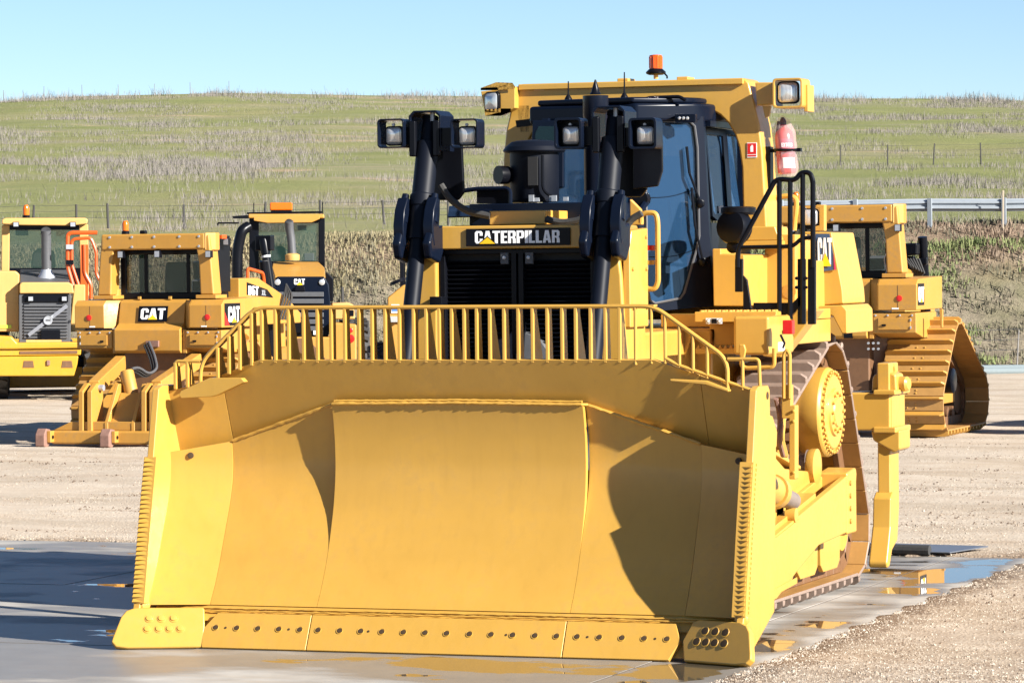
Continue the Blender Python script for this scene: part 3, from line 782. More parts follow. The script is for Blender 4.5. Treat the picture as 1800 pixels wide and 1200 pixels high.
# flat capping strip behind the rail (straight run), gives the rail its depth
cap = [gp(447, 543), gp(1150, 540)]
M().box(cap[0].x, cap[1].x, YG - .012, YG + .075, cap[0].z + .002, cap[0].z + .014).build('rail_cap', YM, SG)
dl_ = [gp(353, 638), gp(447, 543)]
M().slab([dl_[0], dl_[1], dl_[1] + V(0, .085, 0), dl_[0] + V(0, .085, 0)], .012, (-.7, 0, .7)).build('rail_cap', YM, SG)
M().tube(fillet([gp(308, 682), gp(308, 634.5), gp(352, 635)], .03), .0125, 8).build('corner_rail', YM, SG)
M().tube(fillet([gp(1279, 631), gp(1334, 631), gp(1336, 682)], .03), .0135, 8).build('corner_rail', YM, SG)
M().tube(fillet([gp(1169, 629), gp(1190, 641), gp(1334, 690)], .05), .0135, 8).build('lower_rail', YM, SG)
def rail_z(px):
    return gp(px, 539.5).z if 450 < px < 1148 else gp(px, interp([353, 447], [640, 545], px) if px < 500 else interp([1150, 1279], [540, 632], px)).z
left_bars = [382, 402, 421, 442, 460, 484, 507, 533.5, 558, 582, 606, 631, 654, 677, 702, 727, 749, 772, 794, 816, 838, 861, 886, 911, 936, 962, 988, 1012, 1038, 1064, 1089]
for i, px in enumerate(left_bars):
    x = gp(px, 590).x; zt = rail_z(px); zb = edge_top(x) - .02
    d0, d1 = .075, (.075 if i % 3 == 0 else .10)
    wide = i in (1, 4, 6, 7, 13, 16, 18, 21, 24, 27, 30)
    if wide: d1 = .21
    if px < 480: d1 = .17 if i % 2 == 0 else .10
    pf = [(YG - .012, zb), (YG - .012, zt), (YG + d0, zt), (YG + d0, zt - .05), (YG + d1, zb)]
    M().prism(pf, 'x', x - .0115, x + .0115).build('guard_bar', YM, SG, bev=.004)
for px, yb in ((1117, 636), (1145, 634), (1169, 634), (1194, 641), (1218, 650), (1243, 660), (1305, 680)):
    x = gp(px, 600).x; zt = gp(px, 632).z if px > 1279 else rail_z(px); zb = gp(px, yb).z - .02
    M().tube([V(x, YG, zb), V(x, YG, zt)], .0125, 8).build('guard_bar', YM, SG)
for px in (308 + 21,):
    M().prism([(YG - .012, gp(px, 681).z), (YG - .012, gp(px, 634).z), (YG + .06, gp(px, 634).z), (YG + .12, gp(px, 681).z)], 'x', gp(px, 640).x - .0115, gp(px, 640).x + .0115).build('guard_bar', YM, SG, bev=.004)
M().prism([(YG - .012, gp(308, 684).z), (YG - .012, gp(308, 637).z), (YG + .06, gp(308, 637).z), (YG + .1, gp(308, 684).z)], 'x', gp(308, 640).x - .0115, gp(308, 640).x + .0115).build('guard_bar', YM, SG, bev=.004)
# ------------------------------------------------------------------ undercarriage
def track_path(cs):
    "closed belt round circles (y, z, r) given in order; returns a function s -> (y, z, angle) and its length"
    segs = []; n = len(cs); tang = []
    for i in range(n):
        (y0, z0, r0), (y1, z1, r1) = cs[i], cs[(i+1) % n]
        dx, dz = y1 - y0, z1 - z0; L = math.hypot(dx, dz); a = math.atan2(dz, dx); b = math.asin((r0 - r1) / L)
        na = a - PI / 2 + b   # outer normal for a belt run anticlockwise (y right, z up)
        nx, nz = math.cos(na), math.sin(na)
        tang.append(((y0 + r0*nx, z0 + r0*nz), (y1 + r1*nx, z1 + r1*nz), na))
    for i in range(n):
        p, q, na = tang[i]; segs.append(('l', p, q, na))
        y, z, r = cs[(i+1) % n]; a0 = na; a1 = tang[(i+1) % n][2]
        while a1 < a0: a1 += 2 * PI
        segs.append(('a', (y, z), r, a0, a1))
    ln = [math.hypot(s[2][0]-s[1][0], s[2][1]-s[1][1]) if s[0] == 'l' else s[2] * (s[4]-s[3]) for s in segs]
    T = sum(ln)
    def f(s):
        s %= T
        for sg, l in zip(segs, ln):
            if s <= l:
                if sg[0] == 'l':
                    t = s / l; return lerp(sg[1][0], sg[2][0], t), lerp(sg[1][1], sg[2][1], t), sg[3]
                a = lerp(sg[3], sg[4], s / l); return sg[1][0] + sg[2] * math.cos(a), sg[1][1] + sg[2] * math.sin(a), a
            s -= l
        return f(0)
    return f, T
def shoe_mesh(name, w, pitch, gh, th, mats, bolts=False, chamfer=.05):
    nb = 6
    "a grouser shoe: local x across, y along the belt, z outwards"
    a = M(); p = pitch / 2
    a.box(-w/2, w/2, -p * .997, p * .99, -th / 2, th / 2)
    g0 = -p * .98
    a.add([(-w/2, g0, th/2 - .002), (w/2, g0, th/2 - .002), (w/2, g0 + .052, th/2 - .002), (-w/2, g0 + .052, th/2 - .002),
           (-w/2 + chamfer, g0 + .008, th/2 + gh), (w/2 - chamfer, g0 + .008, th/2 + gh), (w/2 - chamfer, g0 + .034, th/2 + gh), (-w/2 + chamfer, g0 + .034, th/2 + gh),
           (-w/2, g0 + .004, th/2 + gh * .55), (w/2, g0 + .004, th/2 + gh * .55), (w/2, g0 + .042, th/2 + gh * .55), (-w/2, g0 + .042, th/2 + gh * .55)],
          [(0,1,9,8),(8,9,5,4),(1,2,10,9),(9,10,6,5),(2,3,11,10),(10,11,7,6),(3,0,8,11),(11,8,4,7),(4,5,6,7)])
    nf = len(a.f)
    # chain links below
    for s in (-1, 1):
        a.box(s * .115 - .03, s * .115 + .03, -p * 1.08, p * .86, -th/2 - .135, -th/2 - .001)
    nl = len(a.f)
    if bolts:
        for bx, by in ((-.085, .02), (-.085, .075), (.045, .02), (.045, .075)): a.lathe([(.016, 0), (.016, .012), (.01, .016)], (bx, by - .01, th/2), (0, 0, 1), 6)
    me = D.meshes.new(name); me.from_pydata(a.v, [], a.f)
    bm = bmesh.new(); bm.from_mesh(me); bmesh.ops.recalc_face_normals(bm, faces=bm.faces); bm.to_mesh(me); bm.free()
    for mt in mats: me.materials.append(mt)
    for i, pl in enumerate(me.polygons):
        pl.use_smooth = False
        if nf <= i < nl: pl.material_index = 1
        elif i < nb and len(mats) > 3: pl.material_index = 3  # plates darker than grousers: shade between them put into the colour
        elif len(mats) > 2 and pl.normal.z < -.5: pl.material_index = 2
    return me
def track(parent, cs, x, w, n, gh, th, mats, bolts=False, off=0.):
    f, T = track_path(cs); pitch = T / n
    root = D.objects.new('track', None); COL.objects.link(root); root.parent = parent
    me = shoe_mesh('track_shoe', w, pitch, gh, th, mats, bolts)
    for i in range(n):
        y, z, a = f((i + off) * pitch)
        zx = V(0, math.cos(a), math.sin(a)); yx = V(0, -math.sin(a), math.cos(a)); xx = yx.cross(zx)
        mm = Matrix((xx, yx, zx)).transposed().to_4x4(); mm.translation = V(x, y, z)
        o = D.objects.new('track_shoe', me); COL.objects.link(o); o.parent = root; o.matrix_local = mm
        b = o.modifiers.new('bevel', 'BEVEL'); b.width = .007; b.segments = 1; b.limit_method = 'ANGLE'
    return root
SPR = (5.57, 1.57, .57); IDF = (2.45, .50, .405); IDR = (6.33, .50, .405)
for s in (1, -1):
    track(BD, [IDF, IDR, SPR], s * 1.275, .61, 46, .075, .028, [MAT['shoe'], MAT['shoein'], MAT['shoey']], off=.35)
    # idlers, rollers, frame
    for (y, z, r) in (IDF, IDR):
        M().lathe([(.06, -.16), (.20, -.16), (.22, -.06), (r - .16, -.07), (r - .13, -.05), (r - .13, .05), (r - .16, .07), (.22, .06), (.20, .16), (.06, .16)], (s * 1.275, y, z), (1, 0, 0), 28).build('idler', YM, BD)
    for i in range(8):
        y = lerp(IDF[0] + .48, IDR[0] - .48, i / 7)
        M().lathe([(.05, -.17), (.14, -.17), (.14, -.1), (.105, -.09), (.105, .09), (.14, .1), (.14, .17), (.05, .17)], (s * 1.275, y, .365), (1, 0, 0), 18).build('roller', YM, BD)
    fr = M().prism([(2.9, .62), (5.9, .62), (5.9, .86), (5.2, .98), (3.3, .98), (2.9, .86)], 'x', s * 1.09, s * 1.46).build('roller_frame', YM, BD, bev=.015)
    M().prism([(2.55, .44), (3.2, .60), (3.2, .74), (2.55, .56)], 'x', s * 1.38, s * 1.50).build('idler_arm', YM, BD, bev=.01)
    M().prism([(6.2, .44), (5.6, .60), (5.6, .74), (6.2, .56)], 'x', s * 1.38, s * 1.50).build('idler_arm', YM, BD, bev=.01)
    # roller guards with bolt heads
    for i in range(4):
        y0 = lerp(2.95, 5.9, i / 4); y1 = lerp(2.95, 5.9, (i + 1) / 4) - .05
        gd = M().prism([(y0 + .03, .26), (y0 + .12, .20), (y1 - .12, .20), (y1 - .03, .26), (y1, .60), (y0, .60)], 'x', s * 1.50, s * 1.545).build('roller_guard', YM, BD, bev=.008)
        M().prism([(y0 + .05, .5), (y1 - .05, .5), (y1 - .05, .62), (y0 + .05, .62)], 'x', s * 1.545, s * 1.59).build('guard_lug', YM, gd, bev=.01)
        mb = M()
        for k in range(5): mb.lathe([(.024, 0), (.024, .025), (.015, .032)], (s * 1.59, lerp(y0 + .1, y1 - .1, k / 4), .56), (s, 0, 0), 8)
        stuff(mb.build('bolt_heads', YM, gd))
    # final drive: housing, rim and bolted cover
    hx = 1.56; hc = at(1462, 724, X=hx); hy, hz = hc.y, hc.z
    fd = M().lathe([(.47, -.62), (.47, -.56), (.40, -.54), (.36, -.42), (.355, -.22), (.37, -.17), (.385, -.10), (.385, -.03), (.375, -.012), (.36, 0), (.34, .004), (.02, .004)], (s * hx, hy, hz), (s, 0, 0), 56).build('final_drive', YM, BD, ang=28)
    M().lathe([(.315, .004), (.315, .02), (.305, .026), (.21, .026), (.20, .045), (.13, .048), (.12, .062), (.03, .064)], (s * hx, hy, hz), (s, 0, 0), 48).build('hub_cover', YM, fd, ang=28)
    bolt_me = M().lathe([(.0155, 0), (.0155, .022), (.009, .026)], (0, 0, 0), (s, 0, 0), 6).build('hub_bolt', YM, fd)
    bolt_me.location = (s * (hx + .004), hy + .345, hz)
    for k in range(1, 38):
        a = 2 * PI * k / 38; copy(bolt_me, fd, (s * (hx + .004), hy + .345 * math.cos(a), hz + .345 * math.sin(a)))
    for k in range(12):
        a = 2 * PI * k / 12; b_ = copy(bolt_me, fd, (s * (hx + .045), hy + .165 * math.cos(a), hz + .165 * math.sin(a)))
    # sprocket segments
    tp = []
    for k in range(54):
        a = 2 * PI * k / 54; r = .50 if k % 2 else .43; tp.append((hy + r * math.cos(a), hz + r * math.sin(a)))
    M().prism(tp, 'x', s * 1.22, s * 1.32).build('sprocket', MAT['shoein'], BD)
    M().cyl((s * .6, hy, hz), (s * 1.1, hy, hz), .42, n=24).build('axle_housing', YM, BD)
    # push arm
    if s > 0:
        Xo = 1.85
        pl = [at(*q, X=Xo) for q in ((1362, 942), (1505, 823), (1506, 832), (1504, 880), (1491, 935), (1440, 958), (1405, 1000), (1366, 1052))]
        prof_arm = [(p.y, p.z) for p in pl]
        prof_arm = [(.95, .50)] + prof_arm + [(.95, .10)]
    arm = M().prism(prof_arm, 'x', s * 1.79, s * 1.85).build('push_arm', YM, BD, bev=.012)
    inner = [(y, z) for y, z in prof_arm]
    M().prism(inner, 'x', s * 1.60, s * 1.64).build('arm_inner_plate', YM, arm, bev=.01)
    top = [prof_arm[0], prof_arm[1], (4.2, .99)]
    M().slab([V(s * 1.62, .95, .45), V(s * 1.8, .95, .45), V(s * 1.8, 4.1, .91), V(s * 1.62, 4.1, .91)], .04).build('arm_top_plate', YM, arm)
    M().prism([(4.9, .55), (5.2, .55), (5.2, 1.1), (4.9, 1.07)], 'x', s * 1.6, s * 1.86).build('arm_end', YM, arm, bev=.02)
    M().lathe([(.13, -.2), (.13, .06), (.09, .08)], (s * 1.74, 4.55, .72), (s, 0, 0), 24).build('trunnion_cap', YM, arm)
    for pl_ in ([(1.3, .44), (3.4, .74), (3.4, .79), (1.3, .5)], [(1.3, .16), (3.3, .28), (3.3, .33), (1.3, .21)]):
        M().prism(pl_, 'x', s * 1.851, s * 1.858).build('arm_flange', YM, arm, bev=.003)
    mb = M()
    for k in range(4): mb.lathe([(.022, 0), (.022, .02), (.012, .024)], (s * 1.851, 4.98, lerp(.66, .98, k / 3)), (s, 0, 0), 8)
    stuff(mb.build('bolt_heads', MAT['yellow2'], arm))
    # bracket on the frame behind the arm
    M().prism([(3.2, .80), (4.9, .95), (4.6, 1.10), (3.9, 1.16), (3.2, 1.42), (3.0, 1.40), (2.9, .9)], 'x', s * 1.5, s * 1.6).build('side_bracket', YM, BD, bev=.015)
    M().slab([V(s * 1.35, 3.02, 1.40), V(s * 1.62, 3.02, 1.40), V(s * 1.62, 4.3, 1.13), V(s * 1.35, 4.3, 1.13)], .03).build('bracket_plate', YM, BD, bev=.006)
    mb = M()
    for k in range(6):
        t = k / 5; mb.lathe([(.022, 0), (.022, .03), (.013, .036)], (s * 1.58, lerp(3.1, 4.2, t), lerp(1.42, 1.19, t)), (0, 0, 1), 8)
    stuff(mb.build('bolt_heads', YM, BD))
    M().lathe([(.10, -.25), (.10, .0), (.14, 0), (.14, .05), (.07, .06)], (s * 1.55, 4.75, 1.13), (s, .1, 0), 20).build('recoil_tube', MAT['steel'], BD)
    M().lathe([(.14, 0), (.15, .02), (.15, .07), (.06, .09)], (s * 1.57, 4.75, 1.13), (s, 0, 0), 20).build('recoil_cap', YM, BD)
# tilt cylinder and its lines, behind the right end of the blade
tc = D.objects.new('tilt_cylinder', None); COL.objects.link(tc); tc.parent = BD
a = V(1.80, .95, 1.42); b = at(1392, 880, X=1.80)
M().cyl(a, lerp(a, b, .75), .12, n=20).build('barrel', YM, tc)
M().cyl(lerp(a, b, .75), b, .075, n=16).build('piston_rod', MAT['steel'], tc)
M().lathe([(.135, -.05), (.135, .05), (.1, .06)], lerp(a, b, .78), (b - a), 20).build('gland', YM, tc)
for q in ((1376, 905), (1382, 868)):
    p = at(*q, X=1.75)
    M().prism([(p.y - .25, p.z - .35), (p.y + .2, p.z - .3), (p.y + .13, p.z + .06), (p.y + .04, p.z + .13), (p.y - .07, p.z + .12), (p.y - .14, p.z + .03)], 'x', 1.66, 1.72).build('lug', YM, tc, bev=.012)
M().lathe([(.06, 0), (.06, .08), (.03, .085)], at(1383, 905, X=1.78), (1, 0, 0), 14).build('lug_pin', YM, tc)
M().prism([(.8, 1.75), (1.0, 1.72), (1.12, 1.60), (1.10, 1.48), (.95, 1.40), (.8, 1.42)], 'x', 2.26, 2.32).build('hose_bracket', YM, tc, bev=.02)
for k in range(3):
    M().tube(fillet([at(1364 + 3 * k, 700, X=1.95), at(1372 + 3 * k, 735, X=1.95), at(1368 + 3 * k, 770, X=1.95), at(1376 + 3 * k, 800, X=1.9)], .2, 5), .02, 8).build('tilt_line', YM if k else MAT['rust'], tc)
# guarded hydraulic lines standing up beside the track
hl = D.objects.new('line_guard', None); COL.objects.link(hl); hl.parent = BD
Yl = 2.4
def L_(x, y): return at(x, y, Y=Yl)
M().tube(fillet([L_(1388, 700), L_(1388, 622), L_(1383, 615), L_(1378, 622), L_(1378, 700)], .02), .016, 8).build('tube', YM, hl)
M().slab([L_(1374, 676), L_(1390, 676), L_(1390, 735), L_(1374, 735)], .08, (0, 1, 0)).build('upper_plate', YM, hl, bev=.006)
M().slab([L_(1387, 712), L_(1398, 712), L_(1398, 842), L_(1387, 842)], .10, (0, 1, 0)).build('lower_plate', YM, hl, bev=.008)
mb = M()
for y in (722, 740, 830): mb.lathe([(.012, 0), (.012, .015), (.007, .018)], L_(1395, y), (0, -1, 0), 8)
stuff(mb.build('bolt_heads', YM, hl))

# ------------------------------------------------------------------ nose: radiator guard, grille, plate
YN = 1.89
ng = D.objects.new('radiator_guard', None); COL.objects.link(ng); ng.parent = BD
def n_(x, y): return at(x, y, Y=YN)
def Xp(x, y): return n_(x, y).x
zt = n_(905, 396).z; zg = n_(905, 437).z
# front frame as a ring round the grille opening (two sides, head)
def sidepoly(s):
    return [(s * .655, 1.0), (s * .90, 1.0), (s * .895, 2.1), (s * .865, 2.75), (s * .845, 2.9), (s * .80, 3.03), (s * .73, 3.10), (s * .62, zt), (s * .62, zg + .01), (s * .655, zg - .06)]
for s in (-1, 1):
    M().prism(sidepoly(s), 'y', YN, YN + .55).build('guard_side', YM, ng, bev=.02, seg=3)
M().prism([(-.615, zg), (.615, zg), (.615, zt), (-.615, zt)], 'y', YN + .004, YN + .5).build('guard_head', YM, ng, bev=.012)
# hood shoulder panels on the right flank of the guard
for s in (-1, 1):
    M().prism([(YN + .04, 2.35), (YN + .50, 2.35), (YN + .50, 3.12), (YN + .10, 3.10), (YN + .04, 2.95)], 'x', s * .865, s * .925).build('side_panel', YM, ng, bev=.012)
    mb = M()
    for y, z in ((YN + .1, 2.5), (YN + .1, 2.8), (YN + .44, 2.5), (YN + .44, 2.8), (YN + .44, 3.05)): mb.lathe([(.015, 0), (.015, .012), (.008, .015)], (s * .925, y, z), (s, 0, 0), 8)
    stuff(mb.build('bolt_heads', YM, ng))
gl = D.objects.new('grille', None); COL.objects.link(gl); gl.parent = BD
M().box(-.66, .66, YN + .16, YN + .2, 1.0, zg).build('core', MAT['matte'], gl)
lou = M().box(-.31, .31, 0, .05, -.004, .004).build('louvre', MAT['black'], gl, bev=.002, seg=1)
lou.rotation_euler = (math.radians(-32), 0, 0); lou.location = (-.325, YN + .085, 1.15)
nl = 0
for i in range(50):
    z = 1.15 + i * .0352
    if z > zg - .03: break
    for sx in (-1, 1):
        if i == 0 and sx < 0: continue
        copy(lou, gl, (sx * .325, YN + .085, z))
for s in (-1, 1):
    M().box(s * .008, s * .05, YN + .04, YN + .12, 1.0, zg - .005).build('door_stile', MAT['black'], gl, bev=.006)
    M().box(s * .60, s * .645, YN + .04, YN + .12, 1.0, zg - .04).build('door_stile', MAT['black'], gl, bev=.006)
    M().box(s * .07, s * .135, YN + .03, YN + .06, zg - .12, zg - .03).build('latch', MAT['grey'], gl, bev=.005)
    M().lathe([(.014, 0), (.014, .012), (.006, .014)], (s * .10, YN + .03, zg - .07), (0, -1, 0), 10).build('latch_knob', MAT['lgrey'], gl)
M().box(-.655, .655, YN + .045, YN + .11, zg - .04, zg - .002).build('door_rail', MAT['black'], gl, bev=.005)
M().lathe([(.28, 0), (.26, .03), (.1, .06), (.03, .06)], (0.0, YN + .10, 2.05), (0, -1, 0), 24).build('fan_hub', MAT['grey'], gl)
M().slab([n_(763, 521), n_(784, 521), n_(784, 536), n_(763, 538)], .1, (0, -1, 0)).build('hinge', MAT['black'], gl, bev=.004)
# name plate
pa, pb, pc_ = n_(820, 433), n_(1003, 432.5), n_(820, 402.5)
pw, ph = pb.x - pa.x, pc_.z - pa.z
o_ = V(pa.x, YN - .012, pa.z)
npl = M().slab([o_, o_ + V(pw, 0, 0), o_ + V(pw, 0, ph), o_ + V(0, 0, ph)], .014, (0, 1, 0)).build('name_plate', MAT['black'], ng, bev=.004)
wx = n_(836, 428); wx2 = n_(985, 428)
lettering('name_letters', 'CATERPILLAR', V(wx.x, YN - .0125, pa.z + ph * .15), (1, 0, 0), (0, 0, 1), ph * .72, MAT['white'], MAT['black'], npl, W=wx2.x - wx.x, gap=.055)
t0 = n_(858, 430); M().slab([V(t0.x - .068, YN - .018, pa.z + ph * .13), V(t0.x + .066, YN - .018, pa.z + ph * .13), V(t0.x, YN - .018, pa.z + ph * .50)], .002, (0, 1, 0)).build('logo_triangle', MAT['logoy'], npl)
M().slab([V(t0.x - .078, YN - .0165, pa.z + ph * .12), V(t0.x + .076, YN - .0165, pa.z + ph * .12), V(t0.x, YN - .0165, pa.z + ph * .58)], .001, (0, 1, 0)).build('logo_outline', MAT['black'], npl)  # printed black border round the yellow triangle
# hood
hd_ = D.objects.new('hood', None); COL.objects.link(hd_); hd_.parent = BD
M().prism([(-.72, YN + .51), (.72, YN + .51), (.22, 4.35), (-.42, 4.35)], 'z', 2.3, zt + .01).build('hood_shell', YM, hd_, bev=.02)
ya, yb_ = at(864, 391, Y=2.25), at(962, 391, Y=2.25); zy = at(864, 371, Y=2.25).z
M().box(ya.x, yb_.x, 2.2, 2.75, ya.z - .02, zy).build('header_tank_box', YM, hd_, bev=.008)
M().prism([(-.70, 2.75), (.62, 2.75), (.25, 4.2), (-.45, 4.2)], 'z', zt + .0105, at(905, 358, Y=2.9).z).build('deck', MAT['navy'], hd_, bev=.01)
q0 = at(800, 372, Y=2.7)
M().tube(fillet([at(806, 362, Y=2.8), at(800, 350, Y=2.8), at(803, 337, Y=2.8), at(838, 332, Y=2.8), at(897, 331, Y=2.8), at(897, 358, Y=2.8)], .05), .018, 8).build('guard_rail_hoop', MAT['navy'], hd_)
M().slab([at(838, 334, Y=2.82), at(896, 333, Y=2.82), at(896, 358, Y=2.82), at(838, 358, Y=2.82)], .05, (0, 1, 0)).build('side_shield', MAT['black'], hd_)
M().slab([at(787, 383, Y=2.5), at(865, 381, Y=2.5), at(865, 362, Y=2.9), at(790, 364, Y=2.9)], .01).build('deck_plate', MAT['navy'], hd_)
# precleaner
pc2 = D.objects.new('air_precleaner', None); COL.objects.link(pc2); pc2.parent = BD
c0 = at(940, 355, Y=3.15); zt_ = at(940, 250, Y=3.15).z; zr_ = at(940, 268, Y=3.15).z
rr = .255
M().lathe([(.19, 0), (.20, .02), (.20, zr_ - c0.z)], c0, (0, 0, 1), 28).build('bowl', MAT['satin'], pc2)
M().lathe([(.20, 0), (rr - .01, .0), (rr, .012), (rr - .02, .045), (rr - .07, .085), (.14, zt_ - zr_ + .012), (.02, zt_ - zr_ + .02)], V(c0.x, c0.y, zr_), (0, 0, 1), 32).build('cap', MAT['satin'], pc2, ang=20)
M().lathe([(.07, 0), (.075, .02), (.075, .10)], V(c0.x - .19, c0.y - .1, c0.z + .22), (-.6, -.8, 0), 16).build('ejector_port', MAT['black'], pc2)
M().box(c0.x + .02, c0.x + .10, c0.y - .215, c0.y - .19, c0.z + .13, c0.z + .36).build('label_plate', MAT['matte'], pc2)
M().tube(fillet([V(c0.x + .14, c0.y - .2, zr_ - .03), V(c0.x + .14, c0.y - .2, c0.z + .08), V(c0.x + .24, c0.y - .15, c0.z + .02)], .06), .014, 8).build('drain_pipe', MAT['black'], pc2)
mb = M()
for k in range(8): p = V(c0.x + rnd.uniform(-.2, .4), c0.y - .25 + rnd.uniform(0, .1), c0.z + .0); mb.box(p.x, p.x + .04, p.y, p.y + .02, p.z, p.z + rnd.uniform(.02, .06))
stuff(mb.build('clamps', MAT['lgrey'], pc2))
# exhaust stack and valve
sc = at(1047, 190, Y=3.4); M().lathe([(.10, -1.1), (.10, -.08), (.105, -.07), (.105, .1), (.09, .1), (.02, .09)], sc, (0, 0, 1), 24).build('exhaust_stack', MAT['navy'], BD)
M().lathe([(.05, 0), (.035, .02), (.028, .05), (.006, .12)], sc + V(.0, 0, .11), (0, 0, 1), 12).build('rain_cap', MAT['black'], BD)
# hoses behind the left cylinder
for pts in (((775, 325), (790, 350), (820, 372), (862, 380)), ((1050, 370), (1020, 388), (985, 392), (960, 385)), ((1128, 375), (1110, 385), (1100, 400), (1106, 420))):
    M().tube(fillet([at(*q, Y=2.2) for q in pts], .2, 6), .028, 8).build('hydraulic_hose', MAT['rubber'], BD)

# ------------------------------------------------------------------ lift cylinders with lamp clusters
NV = MAT['navy']
def cyl_axis(s, z): return V(s * .766, lerp(1.5, 2.088, (z - 2.125) / 1.893), z)
def lamp(root, c, fwd, size=.115):
    "square work lamp: housing and lens facing fwd"
    fwd = Vector(fwd).normalized(); x = fwd.cross(V(0, 0, 1)).normalized(); u = x.cross(fwd)
    def pol(r, n=4): return [c_ for c_ in rrect(-r, r, -r, r, r * .42, n)]
    hs = M()
    pts0 = [c + x * a + u * b for a, b in pol(size)]
    hs.slab(pts0, .02, -fwd)
    p1 = [c - fwd * .02 + x * a + u * b for a, b in pol(size)]; p2 = [c - fwd * .12 + x * a + u * b for a, b in pol(size * .6)]
    n = len(p1); hs.add(p1 + p2, [(k, (k+1) % n, (k+1) % n + n, k + n) for k in range(n)] + [tuple(range(n, 2*n))])
    h = hs.build('lamp_housing', MAT['black'], root, bev=.006)
    L = M(); rings = [(.86, .003), (.80, .010), (.55, .020), (.25, .026)]
    vs = []; fs = []; n = 0
    for r, d in rings:
        q = [c + fwd * d + x * a + u * b for a, b in pol(size * r)]; n = len(q); vs += q
    for i in range(len(rings) - 1): fs += [(i*n+k, i*n+(k+1) % n, (i+1)*n+(k+1) % n, (i+1)*n+k) for k in range(n)]
    fs.append(tuple((len(rings)-1) * n + k for k in range(n)))
    L.add(vs, fs).build('lens', MAT['lens'], h, ang=60)
    return h
def cage(root, x0, x1, y0, dp, z0, z1, mat, th=.012, back=False):
    "open square hood round a lamp: four plates"
    m_ = M()
    po = rrect(x0, x1, z0, z1, .03, 3); pi = rrect(x0 + th, x1 - th, z0 + th, z1 - th, .022, 3)
    n = len(po)
    vs = [V(a, y, b) for y in (y0, y0 + dp) for a, b in po] + [V(a, y, b) for y in (y0, y0 + dp) for a, b in pi]
    fs = []
    for k in range(n):
        l = (k + 1) % n
        fs += [(k, l, n + l, n + k), (2*n + l, 2*n + k, 3*n + k, 3*n + l), (k, 2*n + k, 2*n + l, l), (n + k, n + l, 3*n + l, 3*n + k)]
    m_.add(vs, fs)
    return m_.build('lamp_hood', mat, root, bev=.003)
